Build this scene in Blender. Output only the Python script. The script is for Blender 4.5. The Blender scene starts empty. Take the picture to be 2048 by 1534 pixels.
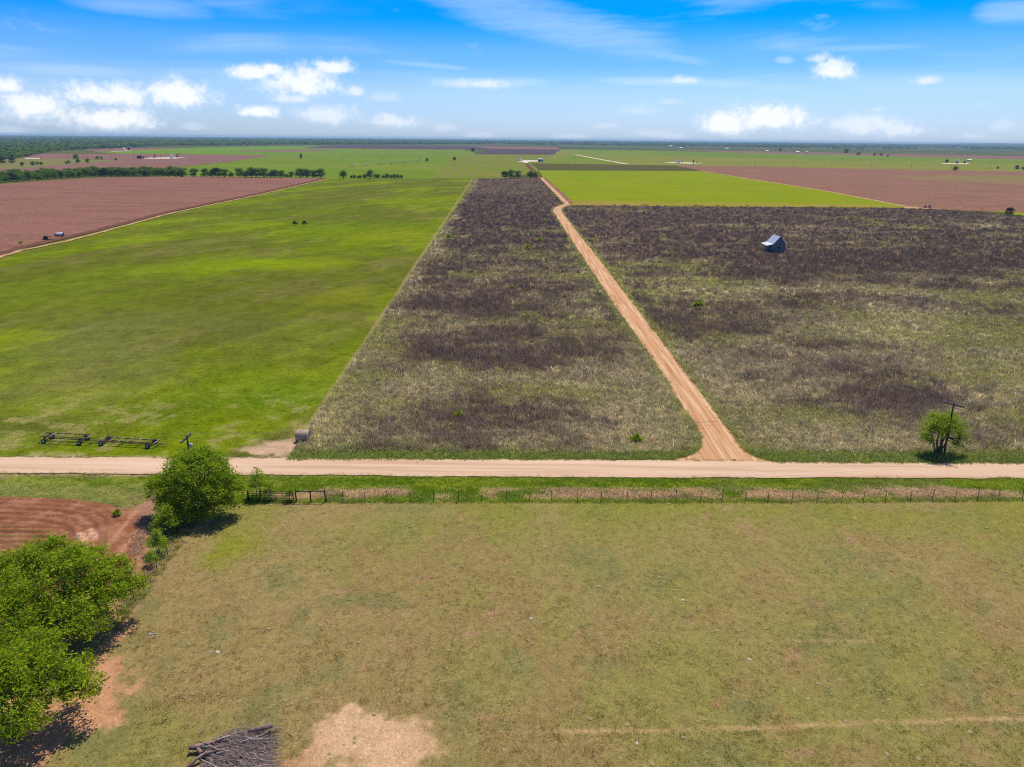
import bpy, math, random
import numpy as np
from mathutils import Vector, Matrix

S = bpy.context.scene
C = S.collection
R = math.radians
random.seed(7)
RNG = np.random.default_rng(11)

# ------------------------------------------------------------------ camera
CAM_H = 38.0
PITCH = R(19.0)
ROLL = 0.0098
FPX = 1421.6                       # focal length in pixels of the 2048 px wide photograph
fw = Vector((0, math.cos(PITCH), -math.sin(PITCH)))
r0 = Vector((1, 0, 0))
u0 = Vector((0, math.sin(PITCH), math.cos(PITCH)))
rt = r0 * math.cos(ROLL) + u0 * math.sin(ROLL)
up = u0 * math.cos(ROLL) - r0 * math.sin(ROLL)
cd = bpy.data.cameras.new('camera')
cam = bpy.data.objects.new('camera', cd)
C.objects.link(cam)
cam.matrix_world = Matrix(((rt.x, up.x, -fw.x, 0), (rt.y, up.y, -fw.y, 0), (rt.z, up.z, -fw.z, CAM_H), (0, 0, 0, 1)))
cd.sensor_width = 36
cd.lens = 36 * FPX / 2048
cd.clip_start = 0.5
cd.clip_end = 60000
S.camera = cam

# ------------------------------------------------------------------ light
SUN_EL, SUN_AZ = 63.0, 23.0
SUN_STRENGTH = 4.4
SKY_STRENGTH = 0.1
EXPOSURE = 0.25
S.view_settings.view_transform = 'Standard'
S.view_settings.look = 'None'
S.view_settings.exposure = EXPOSURE
S.view_settings.gamma = 1
S.view_settings.use_curve_mapping = False
sl = bpy.data.lights.new('sun', 'SUN')
sl.energy = SUN_STRENGTH
sl.angle = R(0.53)
sl.color = (1.0, 0.93, 0.80)
sun = bpy.data.objects.new('sun', sl)
C.objects.link(sun)
sd = Vector((math.sin(R(SUN_AZ)) * math.cos(R(SUN_EL)), math.cos(R(SUN_AZ)) * math.cos(R(SUN_EL)), math.sin(R(SUN_EL))))
sun.rotation_euler = sd.to_track_quat('Z', 'Y').to_euler()
sun.location = (0, 0, 300)


class NT:
    """small helper for node trees"""
    def __init__(s, tree):
        s.t = tree; s.n = tree.nodes; s.l = tree.links

    def new(s, kind, **kw):
        nd = s.n.new(kind)
        for k, v in kw.items():
            setattr(nd, k, v)
        return nd

    def put(s, sock, v):
        if isinstance(v, bpy.types.NodeSocket):
            s.l.new(v, sock)
        elif v is not None:
            if hasattr(sock.default_value, '__len__') and len(sock.default_value) == 4 and len(v) == 3:
                v = (*v, 1)
            sock.default_value = v

    def math(s, op, a, b=None, c=None, clamp=False):
        nd = s.new('ShaderNodeMath', operation=op, use_clamp=clamp)
        s.put(nd.inputs[0], a)
        if b is not None: s.put(nd.inputs[1], b)
        if c is not None: s.put(nd.inputs[2], c)
        return nd.outputs[0]

    def vmath(s, op, a, b=None):
        nd = s.new('ShaderNodeVectorMath', operation=op)
        s.put(nd.inputs[0], a)
        if b is not None: s.put(nd.inputs[1], b)
        return nd.outputs['Value'] if op in ('DOT_PRODUCT', 'LENGTH') else nd.outputs[0]

    def mix(s, f, a, b, mode='MIX'):
        nd = s.new('ShaderNodeMix', data_type='RGBA', blend_type=mode)
        s.put(nd.inputs[0], f); s.put(nd.inputs[6], a); s.put(nd.inputs[7], b)
        return nd.outputs[2]

    def ramp(s, v, lo, hi, a=0.0, b=1.0, smooth=True):
        nd = s.new('ShaderNodeMapRange', interpolation_type='SMOOTHSTEP' if smooth else 'LINEAR')
        s.put(nd.inputs[0], v)
        for i, q in enumerate((lo, hi, a, b)):
            nd.inputs[1 + i].default_value = q
        return nd.outputs[0]

    def noise(s, vec, scale, detail=4, rough=0.55, dist=0.0, dim='3D'):
        nd = s.new('ShaderNodeTexNoise', noise_dimensions=dim)
        s.put(nd.inputs['Vector'], vec)
        nd.inputs['Scale'].default_value = scale
        nd.inputs['Detail'].default_value = detail
        nd.inputs['Roughness'].default_value = rough
        nd.inputs['Distortion'].default_value = dist
        return nd.outputs['Fac']


def px_azel(px, py):
    d = fw + rt * ((px - 1024) / FPX) + up * ((767 - py) / FPX)
    d.normalize()
    return math.atan2(d.x, d.y), math.asin(d.z)


# ------------------------------------------------------------------ world: Nishita sky with cumulus and cirrus
W = bpy.data.worlds.new('World')
S.world = W
W.use_nodes = True
w = NT(W.node_tree)
bg = w.n['Background']
sky = w.new('ShaderNodeTexSky', sky_type='NISHITA', sun_disc=False)
sky.sun_elevation = R(SUN_EL)
sky.sun_rotation = R(SUN_AZ)
sky.altitude = 500
sky.air_density = 1.0
sky.dust_density = 0.6
sky.ozone_density = 2.0
geo = w.new('ShaderNodeTexCoord').outputs['Generated']
sep = w.new('ShaderNodeSeparateXYZ')
w.l.new(geo, sep.inputs[0])
EL = w.math('ARCSINE', sep.outputs[2])
AZ = w.math('ARCTAN2', sep.outputs[0], sep.outputs[1])
cr = w.new('ShaderNodeValToRGB')
w.put(cr.inputs[0], w.math('MULTIPLY', EL, 1 / (math.pi / 2), clamp=True))
cr.color_ramp.interpolation = 'EASE'
stops = [(0.0, (0.62, 0.84, 1.38)), (1.2, (0.62, 0.82, 1.32)), (3.0, (0.62, 0.83, 1.28)), (5.5, (0.30, 0.68, 1.26)), (8.3, (0.0, 0.55, 1.40)), (24, (0.22, 0.56, 1.15)), (60, (0.66, 0.78, 0.95))]
el_ = cr.color_ramp.elements
while len(el_) < len(stops):
    el_.new(0.5)
for e, (a, c) in zip(el_, stops):
    e.position = a / 90
    e.color = (*[min(1, v / 1.4) for v in c], 1)
tint = w.vmath('SCALE', cr.outputs[0])
tint.node.inputs[3].default_value = 1.4
base_sky = w.mix(1.0, sky.outputs[0], tint, 'MULTIPLY')
# cloud coordinates: azimuth / elevation (radians)
comb = w.new('ShaderNodeCombineXYZ')
w.put(comb.inputs[0], AZ); w.put(comb.inputs[1], EL)
AE = comb.outputs[0]
wob = w.noise(AE, 20, 7, 0.66)
wob2 = w.noise(AE, 62, 6, 0.68)
edge = w.math('ADD', w.math('MULTIPLY', w.math('SUBTRACT', wob, 0.5), 2.6), w.math('MULTIPLY', w.math('SUBTRACT', wob2, 0.5), 2.4))
# cx, cy, rx, ry (pixels), strength
blobs = [(15, 175, 34, 22, 1.0), (60, 215, 75, 36, 1.0), (225, 193, 85, 26, 1.0), (355, 192, 70, 30, 1.0), (215, 240, 90, 26, 1.0), (20, 262, 40, 10, .5),
         (505, 146, 45, 16, .85), (545, 140, 26, 14, .85), (600, 168, 70, 32, 1.0), (585, 197, 40, 12, .7), (672, 136, 40, 17, .85), (712, 183, 20, 11, .8), (770, 196, 34, 10, .5),
         (513, 223, 38, 14, .9), (650, 232, 60, 20, .62), (785, 243, 48, 15, .8), (385, 254, 26, 8, .4), (955, 168, 65, 12, .6), (890, 256, 24, 9, .4), (960, 272, 30, 8, .35),
         (1662, 142, 38, 24, 1.0), (1638, 117, 22, 12, .75), (1568, 121, 20, 8, .5), (1852, 162, 24, 9, .6), (1365, 162, 34, 9, .6),
         (1450, 250, 55, 24, .95), (1530, 240, 90, 28, .95), (1345, 272, 35, 8, .35), (1740, 250, 80, 22, .55), (1800, 262, 55, 15, .7), (2005, 252, 28, 12, .5), (1940, 272, 30, 8, .35),
         (1280, 220, 40, 11, .42), (1338, 204, 22, 7, .4), (1210, 252, 22, 8, .4), (1300, 268, 40, 8, .35), (1750, 219, 24, 6, .35), (1140, 274, 40, 6, .3)]
acc = {}
for (bx, by, rx, ry, st) in blobs:
    a0, e0 = px_azel(bx, by)
    a1, _ = px_azel(bx + rx * 1.25, by)
    _, e1 = px_azel(bx, by - ry * 1.25)
    ia, ie = 1 / (a1 - a0), 1 / (e1 - e0)
    nd = w.new('ShaderNodeVectorMath', operation='MULTIPLY_ADD')
    w.put(nd.inputs[0], AE); nd.inputs[1].default_value = (ia, ie, 0); nd.inputs[2].default_value = (-a0 * ia, -e0 * ie, 0)
    v = nd.outputs[0]
    ln = w.vmath('LENGTH', w.vmath('MAXIMUM', v, w.vmath('MULTIPLY', v, (1, -1.4, 0))))     # flatter underside
    g_ = .88 if st > .8 else .6 if st > .52 else .34
    acc[g_] = ln if g_ not in acc else w.math('MINIMUM', acc[g_], ln)
dens = None
for g_, ln in acc.items():
    q = w.math('MULTIPLY', w.math('SUBTRACT', 1.0, ln), 1.7)
    qq = w.math('MULTIPLY', w.ramp(w.math('ADD', q, edge), -0.45, 1.25), g_)
    dens = qq if dens is None else w.math('MAXIMUM', dens, qq)
shade = w.ramp(dens, .1, .9)
# scattered fair-weather cumulus all round the horizon, same character as those above
mp = w.new('ShaderNodeMapping'); w.put(mp.inputs[0], AE); mp.inputs['Scale'].default_value = (5.5, 15, 1); mp.inputs['Location'].default_value = (3.1, 7.7, 0)
gen = w.noise(mp.outputs[0], 1.0, 6, 0.6)
gen = w.math('MULTIPLY', w.ramp(gen, 0.60, 0.76), w.math('MULTIPLY', w.ramp(EL, 0.0, 0.05), w.ramp(EL, 0.30, 0.12)))
gen = w.math('MULTIPLY', gen, 0.55)
dens = w.math('MAXIMUM', dens, gen)
# cirrus streaks
mp = w.new('ShaderNodeMapping'); w.put(mp.inputs[0], AE); mp.inputs['Scale'].default_value = (2.6, 26, 1); mp.inputs['Rotation'].default_value = (0, 0, R(6)); mp.inputs['Location'].default_value = (0.35, 1.4, 0)
ci = w.noise(mp.outputs[0], 1.0, 5, 0.55, 0.6)
mp2 = w.new('ShaderNodeMapping'); w.put(mp2.inputs[0], AE); mp2.inputs['Scale'].default_value = (3.0, 9, 1); mp2.inputs['Location'].default_value = (1.2, 0.3, 0)
ci2 = w.noise(mp2.outputs[0], 1.0, 3, 0.5)
ci = w.math('MULTIPLY', w.ramp(ci, 0.46, 0.78), w.ramp(ci2, 0.42, 0.62))
ci = w.math('MULTIPLY', ci, w.ramp(EL, 0.03, 0.09, 0.0, 0.42))
cin = w.math('MULTIPLY', w.math('SUBTRACT', w.noise(mp.outputs[0], 2.2, 6, 0.68), 0.5), 3.2)
# the cirrus bands that hang over the fields
for (x0, y0, x1, y1, wd, st) in [(860, -10, 1330, 92, 30, .30), (130, -6, 420, 26, 14, .25), (1950, 24, 2100, 20, 16, .3), (870, 166, 1100, 164, 8, .22), (1200, 160, 1520, 166, 8, .26), (0, 130, 270, 146, 8, .16), (760, 122, 930, 136, 5, .22), (1250, 95, 1420, 128, 7, .16), (1540, 98, 1830, 93, 5, .15)]:
    a0, e0 = px_azel(x0, y0); a1, e1 = px_azel(x1, y1)
    L = math.hypot(a1 - a0, e1 - e0); tx, ty = (a1 - a0) / L, (e1 - e0) / L
    wr = wd / FPX
    da = w.math('SUBTRACT', AZ, (a0 + a1) / 2); de = w.math('SUBTRACT', EL, (e0 + e1) / 2)
    s_ = w.math('ADD', w.math('MULTIPLY', da, tx * 2 / L), w.math('MULTIPLY', de, ty * 2 / L))
    n_ = w.math('ADD', w.math('MULTIPLY', da, -ty / wr), w.math('MULTIPLY', de, tx / wr))
    q = w.math('ADD', w.math('POWER', w.math('ABSOLUTE', s_), 3.0), w.math('MULTIPLY', n_, n_))
    q = w.math('ADD', w.math('SUBTRACT', 1.0, q), cin)
    ci = w.math('MAXIMUM', ci, w.math('MULTIPLY', w.ramp(q, -0.9, 1.6), st))
with_ci = w.mix(ci, base_sky, (8.2, 9.0, 10.4))
litv = w.math('ADD', w.math('MULTIPLY', shade, 1.0), w.math('MULTIPLY', w.math('SUBTRACT', wob2, 0.42), 1.2), clamp=True)
ccol = w.mix(litv, (6.3, 7.4, 9.2), (9.0, 9.05, 9.2))
full = w.mix(w.math('MULTIPLY', dens, 0.96), with_ci, ccol)
w.l.new(full, bg.inputs[0])
bg.inputs[1].default_value = SKY_STRENGTH
W.cycles.sampling_method = 'MANUAL'
W.cycles.sample_map_resolution = 256

# ------------------------------------------------------------------ helpers: pixels to places, noise, meshes
def G(px, py, z=0.0):
    """the place on level ground (height z) that the photograph shows at a pixel"""
    d = fw + rt * ((px - 1024) / FPX) + up * ((767 - py) / FPX)
    t = (z - CAM_H) / d.z
    return Vector((d.x * t, d.y * t, z))


def gp(pts, z=0.0):
    return [G(x, y, z) for x, y in pts]


def proj(x, y, z):
    vx, vy, vz = x, y, z - CAM_H
    a = vx * rt.x + vy * rt.y + vz * rt.z
    b = vx * up.x + vy * up.y + vz * up.z
    c = vx * fw.x + vy * fw.y + vz * fw.z
    return 1024 + FPX * a / c, 767 - FPX * b / c


def _h(ix, iy, seed):
    n = (ix.astype(np.int64) * 374761393 + iy.astype(np.int64) * 668265263 + seed * 974711) & 0xffffffff
    n = ((n ^ (n >> 13)) * 1274126177) & 0xffffffff
    n = n ^ (n >> 16)
    return (n & 0xffff) / 65535.0


def vn(x, y, seed=0):
    x = np.asarray(x, float); y = np.asarray(y, float)
    ix = np.floor(x); iy = np.floor(y)
    fx = x - ix; fy = y - iy
    fx = fx * fx * (3 - 2 * fx); fy = fy * fy * (3 - 2 * fy)
    a = _h(ix, iy, seed); b = _h(ix + 1, iy, seed); c = _h(ix, iy + 1, seed); d = _h(ix + 1, iy + 1, seed)
    return (a * (1 - fx) + b * fx) * (1 - fy) + (c * (1 - fx) + d * fx) * fy


def fbm(x, y, seed=0, oct=4, gain=0.55):
    s = 0; a = 1; t = 0
    for o in range(oct):
        s = s + a * vn(x * 2 ** o + o * 17.3, y * 2 ** o - o * 9.1, seed + o)
        t += a; a *= gain
    return s / t


def sm(v, lo, hi):
    t = np.clip((v - lo) / (hi - lo), 0, 1)
    return t * t * (3 - 2 * t)


def lerp(a, b, f):
    return np.asarray(a) * (1 - f[..., None]) + np.asarray(b) * f[..., None]


def tag(o, label=None, cat=None, group=None, kind=None):
    if label: o['label'] = label
    if cat: o['category'] = cat
    if group: o['group'] = group
    if kind: o['kind'] = kind
    return o


def link(name, me, mat=None, parent=None, loc=None):
    o = bpy.data.objects.new(name, me)
    C.objects.link(o)
    if mat is not None and me is not None and len(me.materials) == 0:
        me.materials.append(mat)
    if parent is not None: o.parent = parent
    if loc is not None: o.location = loc
    return o


def empty(name, loc, rz=0.0):
    o = bpy.data.objects.new(name, None)
    C.objects.link(o)
    o.location = loc; o.rotation_euler = (0, 0, rz)
    o.empty_display_size = 0.3
    return o


def np_mesh(name, v, f, smooth=False):
    """v (n,3), f (m,k) with one k"""
    me = bpy.data.meshes.new(name)
    v = np.asarray(v, np.float32); f = np.asarray(f, np.int32)
    me.vertices.add(len(v)); me.vertices.foreach_set('co', v.ravel())
    k = f.shape[1]
    me.loops.add(f.size); me.loops.foreach_set('vertex_index', f.ravel())
    me.polygons.add(len(f))
    me.polygons.foreach_set('loop_start', np.arange(0, f.size, k, dtype=np.int32))
    me.polygons.foreach_set('loop_total', np.full(len(f), k, np.int32))
    if smooth: me.polygons.foreach_set('use_smooth', np.ones(len(f), bool))
    me.update(calc_edges=True)
    return me


def set_col(me, cols, name='Col'):
    a = me.color_attributes.new(name, 'FLOAT_COLOR', 'POINT')
    c = np.ones((len(cols), 4), np.float32); c[:, :3] = np.clip(cols, 0, 1)
    a.data.foreach_set('color', c.ravel())


class MB:
    def __init__(s): s.v = []; s.f = []

    def box(s, c, size, m=None):
        x, y, z = (q / 2 for q in size)
        b = len(s.v)
        for i in (-1, 1):
            for j in (-1, 1):
                for k in (-1, 1):
                    p = Vector((i * x, j * y, k * z))
                    if m is not None: p = m @ p
                    s.v.append(p + Vector(c))
        for q in ((0, 1, 3, 2), (4, 6, 7, 5), (0, 4, 5, 1), (2, 3, 7, 6), (0, 2, 6, 4), (1, 5, 7, 3)):
            s.f.append(tuple(b + i for i in q))
        return s

    def beam(s, a, b, w_, h_):
        a = Vector(a); b = Vector(b)
        q = (b - a).to_track_quat('X', 'Z').to_matrix()
        return s.box((a + b) / 2, ((b - a).length, w_, h_), q)

    def tube(s, path, rad, n=6, cap=True):
        path = [Vector(p) for p in path]
        if not hasattr(rad, '__len__'): rad = [rad] * len(path)
        b = len(s.v)
        for i, p in enumerate(path):
            t = path[min(i + 1, len(path) - 1)] - path[max(i - 1, 0)]
            if t.length < 1e-6: t = Vector((0, 0, 1))
            m = t.to_track_quat('Z', 'Y').to_matrix()
            for k in range(n):
                a = 2 * math.pi * k / n
                s.v.append(p + m @ Vector((math.cos(a) * rad[i], math.sin(a) * rad[i], 0)))
        for i in range(len(path) - 1):
            for k in range(n):
                k2 = (k + 1) % n
                s.f.append((b + i * n + k, b + i * n + k2, b + (i + 1) * n + k2, b + (i + 1) * n + k))
        if cap:
            s.f.append(tuple(b + k for k in reversed(range(n))))
            s.f.append(tuple(b + (len(path) - 1) * n + k for k in range(n)))
        return s

    def poly(s, pts):
        b = len(s.v)
        s.v += [Vector(p) for p in pts]
        s.f.append(tuple(range(b, b + len(pts))))
        return s

    def mesh(s, name, smooth=False):
        me = bpy.data.meshes.new(name)
        me.from_pydata([tuple(p) for p in s.v], [], s.f)
        if smooth:
            me.polygons.foreach_set('use_smooth', [True] * len(me.polygons))
        me.update()
        return me

    def build(s, name, mat, parent=None, smooth=False, loc=None):
        return link(name, s.mesh(name, smooth), mat, parent, loc)


def copy_tree(o, loc=None, rz=None, sc=None, parent=None):
    c = o.copy(); C.objects.link(c)
    c.parent = parent
    if loc is not None: c.location = loc
    if rz is not None: c.rotation_euler = (0, 0, rz)
    if sc is not None: c.scale = sc if hasattr(sc, '__len__') else (sc, sc, sc)
    for ch in list(o.children):
        copy_tree(ch, parent=c)
    return c


# ------------------------------------------------------------------ materials
def mat_new(name):
    m = bpy.data.materials.new(name)
    m.use_nodes = True
    t = NT(m.node_tree)
    b = t.n['Principled BSDF']
    b.inputs['Specular IOR Level'].default_value = 0.15
    b.inputs['Roughness'].default_value = 0.9
    return m, t, b


def pos(t):
    return t.new('ShaderNodeNewGeometry').outputs['Position']


def stretch(t, vec, sc, rz=0.0):
    mp_ = t.new('ShaderNodeMapping')
    t.put(mp_.inputs[0], vec)
    mp_.inputs['Scale'].default_value = sc
    mp_.inputs['Rotation'].default_value = (0, 0, rz)
    return mp_.outputs[0]


def ground_mat(name, base, layers=(), bump=(), attr=False, rough=1.0, spec=0.0):
    """layers: (colour, scale, lo, hi, amount, stretch, rot) ; bump: (scale, strength, distance)"""
    m, t, b = mat_new(name)
    b.inputs['Specular IOR Level'].default_value = spec
    b.inputs['Roughness'].default_value = rough
    P = pos(t)
    if attr:
        col = t.new('ShaderNodeVertexColor', layer_name='Col').outputs[0]
    else:
        rgb = t.new('ShaderNodeRGB'); rgb.outputs[0].default_value = (*base, 1); col = rgb.outputs[0]
    for ly in layers:
        c, sc_, lo, hi, am = ly[:5]
        v = P
        if len(ly) > 5: v = stretch(t, P, ly[5], ly[6] if len(ly) > 6 else 0)
        f = t.math('MULTIPLY', t.ramp(t.noise(v, sc_, 5, 0.6), lo, hi), am)
        if isinstance(c, (int, float)):
            col = t.mix(f, col, t.mix(1.0, col, (c, c, c), 'MULTIPLY'))
        else:
            col = t.mix(f, col, c)
    t.put(b.inputs['Base Color'], col)
    nrm = None
    for (sc_, st, dist) in bump:
        bn = t.new('ShaderNodeBump')
        bn.inputs['Strength'].default_value = st
        bn.inputs['Distance'].default_value = dist
        t.put(bn.inputs['Height'], t.noise(P, sc_, 5, 0.65))
        if nrm is not None: t.l.new(nrm, bn.inputs['Normal'])
        nrm = bn.outputs[0]
    if nrm is not None: t.l.new(nrm, b.inputs['Normal'])
    return m


def rows_layer(m, direction, period, dark, amount, colour=None):
    """crop rows / drill lines: a sine across the given ground direction"""
    t = NT(m.node_tree); b = t.n['Principled BSDF']
    src = b.inputs['Base Color'].links[0].from_socket
    P = pos(t)
    d = t.vmath('DOT_PRODUCT', P, direction)
    d = t.math('ADD', d, t.math('MULTIPLY', t.noise(P, 0.05, 2), period * 0.6))
    s_ = t.ramp(t.math('SINE', t.math('MULTIPLY', d, 2 * math.pi / period)), -0.6, 1.0)
    f = t.math('MULTIPLY', t.math('MULTIPLY', s_, amount), t.ramp(t.noise(P, 0.02, 3), 0.3, 0.6))
    col = t.mix(f, src, colour if colour is not None else t.mix(1.0, src, (dark, dark, dark), 'MULTIPLY'))
    t.put(b.inputs['Base Color'], col)


def plain_mat(name, col, rough=0.7, metal=0.0, var=0.25, scale=3.0, spec=0.3, dark=0.55):
    m, t, b = mat_new(name)
    b.inputs['Roughness'].default_value = rough
    b.inputs['Metallic'].default_value = metal
    b.inputs['Specular IOR Level'].default_value = spec
    oc = t.new('ShaderNodeTexCoord').outputs['Object']
    n = t.ramp(t.noise(oc, scale, 6, 0.65), 0.35, 0.7)
    t.put(b.inputs['Base Color'], t.mix(t.math('MULTIPLY', n, var * 2, clamp=True), col, tuple(c * dark for c in col)))
    bn = t.new('ShaderNodeBump'); bn.inputs['Strength'].default_value = 0.3; bn.inputs['Distance'].default_value = 0.01
    t.put(bn.inputs['Height'], t.noise(oc, scale * 6, 5, 0.6)); t.l.new(bn.outputs[0], b.inputs['Normal'])
    return m


def leaf_mat(name, cols, trans=0.35, scale=0.5):
    """cols: deep, mid, young leaf colour"""
    m, t, b = mat_new(name)
    g = t.new('ShaderNodeNewGeometry')
    P = t.new('ShaderNodeTexCoord').outputs['Object']
    rnd = g.outputs['Random Per Island']
    n = t.noise(P, scale, 3, 0.5)
    c = t.mix(t.ramp(n, 0.35, 0.65), cols[0], cols[1])
    c = t.mix(t.ramp(rnd, 0.45, 1.0, 0.0, 0.75), c, cols[2])
    dif = t.new('ShaderNodeBsdfDiffuse'); t.put(dif.inputs[0], c)
    tr = t.new('ShaderNodeBsdfTranslucent'); t.put(tr.inputs[0], t.mix(0.5, c, cols[2]))
    mx = t.new('ShaderNodeMixShader'); mx.inputs[0].default_value = trans
    t.l.new(dif.outputs[0], mx.inputs[1]); t.l.new(tr.outputs[0], mx.inputs[2])
    t.l.new(mx.outputs[0], t.n['Material Output'].inputs[0])
    return m


def tuft_mat(name, trans=0.25):
    m, t, b = mat_new(name)
    at = t.new('ShaderNodeAttribute', attribute_type='INSTANCER', attribute_name='col')
    rnd = t.new('ShaderNodeNewGeometry').outputs['Random Per Island']
    f = t.ramp(rnd, 0, 1, 0.9, 1.75, smooth=False)
    c = t.vmath('SCALE', at.outputs['Color']); t.put(c.node.inputs[3], f)
    dif = t.new('ShaderNodeBsdfDiffuse'); t.put(dif.inputs[0], c)
    nn = t.vmath('NORMALIZE', t.vmath('ADD', t.vmath('MULTIPLY', t.new('ShaderNodeNewGeometry').outputs['Normal'], (.5, .5, .5)), (0, 0, 0.9)))
    t.l.new(nn, dif.inputs['Normal'])
    tr = t.new('ShaderNodeBsdfTranslucent'); t.put(tr.inputs[0], c)
    mx = t.new('ShaderNodeMixShader'); mx.inputs[0].default_value = trans
    t.l.new(dif.outputs[0], mx.inputs[1]); t.l.new(tr.outputs[0], mx.inputs[2])
    t.l.new(mx.outputs[0], t.n['Material Output'].inputs[0])
    return m


M_tuft = tuft_mat('grass_blades', .4)
M_bark = plain_mat('bark', (0.10, 0.075, 0.06), 0.95, var=0.4, scale=4)
M_leaf = leaf_mat('mesquite_leaves', ((0.085, 0.18, 0.010), (0.205, 0.325, 0.012), (0.52, 0.57, 0.03)), .5, 0.9)
M_leaf_b = leaf_mat('hackberry_leaves', ((0.085, 0.19, 0.010), (0.205, 0.34, 0.012), (0.50, 0.57, 0.03)), .5, 0.9)
M_leaf_y = leaf_mat('young_leaves', ((0.17, 0.29, 0.015), (0.29, 0.41, 0.02), (0.46, 0.54, 0.04)), .5)
M_leaf_far = leaf_mat('hedgerow_leaves', ((0.065, 0.14, 0.02), (0.13, 0.24, 0.026), (0.24, 0.35, 0.045)), 0.45, 0.25)
M_leaf_dark = leaf_mat('juniper_leaves', ((0.025, 0.055, 0.018), (0.04, 0.08, 0.022), (0.07, 0.11, 0.035)), 0.25, 0.3)
M_steel_dark = plain_mat('rusted_dark_steel', (0.045, 0.032, 0.028), 0.75, 0.3)
M_pipe = plain_mat('black_pipe', (0.022, 0.02, 0.02), 0.6, 0.2)
M_wire = plain_mat('galvanised_wire', (0.22, 0.22, 0.22), 0.5, 0.7)
M_wood_pole = plain_mat('creosoted_wood', (0.055, 0.042, 0.035), 0.9, var=0.4)
M_ins = plain_mat('grey_insulator', (0.42, 0.44, 0.46), 0.3, spec=0.5)
M_rubber = plain_mat('tyre_rubber', (0.018, 0.018, 0.02), 0.8)
M_rim = plain_mat('pale_rim', (0.42, 0.45, 0.5), 0.5, 0.3)
M_rust = plain_mat('rust_brown', (0.17, 0.095, 0.065), 0.85, 0.1, var=0.4)
M_oldwood = plain_mat('old_plank', (0.30, 0.24, 0.17), 0.9, var=0.4)
M_white = plain_mat('white_paint', (0.75, 0.76, 0.78), 0.6, var=0.1)
M_galv = plain_mat('weathered_tin', (0.54, 0.57, 0.64), 0.55, 0.2, var=0.2, dark=0.65)
M_graywood = plain_mat('weathered_boards', (0.17, 0.19, 0.21), 0.9, var=0.4, scale=2.0)
M_black = plain_mat('dark_opening', (0.008, 0.008, 0.01), 0.9)
M_darkpaint = plain_mat('black_tank_paint', (0.03, 0.03, 0.035), 0.5)
M_bluegrey = plain_mat('blue_grey_tin', (0.16, 0.24, 0.33), 0.5, 0.1)
M_straw = None

# ------------------------------------------------------------------ ground and fields
def flat(name, pts, z, mat, rag=False):
    if rag:
        P = np.array([[p.x, p.y] for p in pts]); out = []
        for k in range(len(P)):
            a, b = P[k], P[(k + 1) % len(P)]
            L = np.hypot(*(b - a)); dm = np.hypot(*((a + b) / 2)); n_ = int(np.clip(L / (dm * .012), 1, 60))
            t_ = np.arange(n_) / n_; e = (b - a) / L
            off = (fbm(t_ * L / (dm * .03) + k * 7.7, t_ * 0 + 1.3, len(name), 3) - .5) * dm * .006 * np.minimum(1, t_ * 8) * np.minimum(1, (1 - t_) * 8)
            out += [(a[0] + (b[0] - a[0]) * u - e[1] * o_, a[1] + (b[1] - a[1]) * u + e[0] * o_) for u, o_ in zip(t_, off)]
        m = MB().poly([(x_, y_, z) for x_, y_ in out])
    else:
        m = MB().poly([(p.x, p.y, z) for p in pts])
    o = m.build(name, mat)
    me = o.data
    if me.polygons[0].normal.z < 0: me.flip_normals()
    return tag(o, kind='structure')


def resample(pts, n, jitter=0.0, seed=0):
    P = np.array([[p[0], p[1]] for p in pts], float)
    d = np.r_[0, np.cumsum(np.hypot(*np.diff(P, axis=0).T))]
    s_ = np.linspace(0, d[-1], n)
    out = np.c_[np.interp(s_, d, P[:, 0]), np.interp(s_, d, P[:, 1])]
    return out


def strip(name, left, right, nu, z, mat, colfn=None, hfn=None):
    """grid between two polylines with equally many points"""
    L = np.asarray(left)[:, None, :]; Q = np.asarray(right)[:, None, :]
    u = np.linspace(0, 1, nu + 1)[None, :, None]
    g = L * (1 - u) + Q * u
    nv = g.shape[0]
    xy = g.reshape(-1, 2)
    zz = np.full(len(xy), z)
    if hfn is not None: zz = zz + hfn(xy[:, 0], xy[:, 1])
    i = np.arange(nv - 1)[:, None] * (nu + 1) + np.arange(nu)[None, :]
    i = i.ravel()
    f = np.c_[i, i + 1, i + nu + 2, i + nu + 1]
    me = np_mesh(name, np.c_[xy, zz], f, smooth=True)
    if me.polygons[0].normal.z < 0: me.flip_normals()
    if colfn is not None: set_col(me, colfn(xy[:, 0], xy[:, 1]))
    return tag(link(name, me, mat), kind='structure')


def ragged(pts, step, amp, seed):
    P = np.array([[p[0], p[1]] for p in pts], float)
    n = max(4, int(np.hypot(*np.diff(P, axis=0).T).sum() / step))
    q = resample(pts, n)
    t = np.gradient(q, axis=0); t /= np.linalg.norm(t, axis=1)[:, None] + 1e-9
    k = np.arange(n) * step
    off = (fbm(k * 0.35, k * 0 + 3, seed, 4, 0.7) - 0.5) * 2 * amp
    return q + np.c_[-t[:, 1], t[:, 0]] * off[:, None]


M_ground = ground_mat('open_country', (0.085, 0.10, 0.022), [((0.12, 0.07, 0.05), 0.0006, 0.5, 0.6, .8, (1, 2.0, 1)), ((0.03, 0.05, 0.02), 0.0011, 0.48, 0.62, .8, (1, 2.2, 1)),
                                                             ((0.14, 0.12, 0.05), 0.0016, 0.55, 0.66, .6), (0.7, 0.02, 0.4, 0.7, .5)])
n = 96
m = MB().poly([(19000 * math.cos(2 * math.pi * k / n), 19000 * math.sin(2 * math.pi * k / n), 0) for k in range(n)])
tag(m.build('ground', M_ground), kind='structure')

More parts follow.
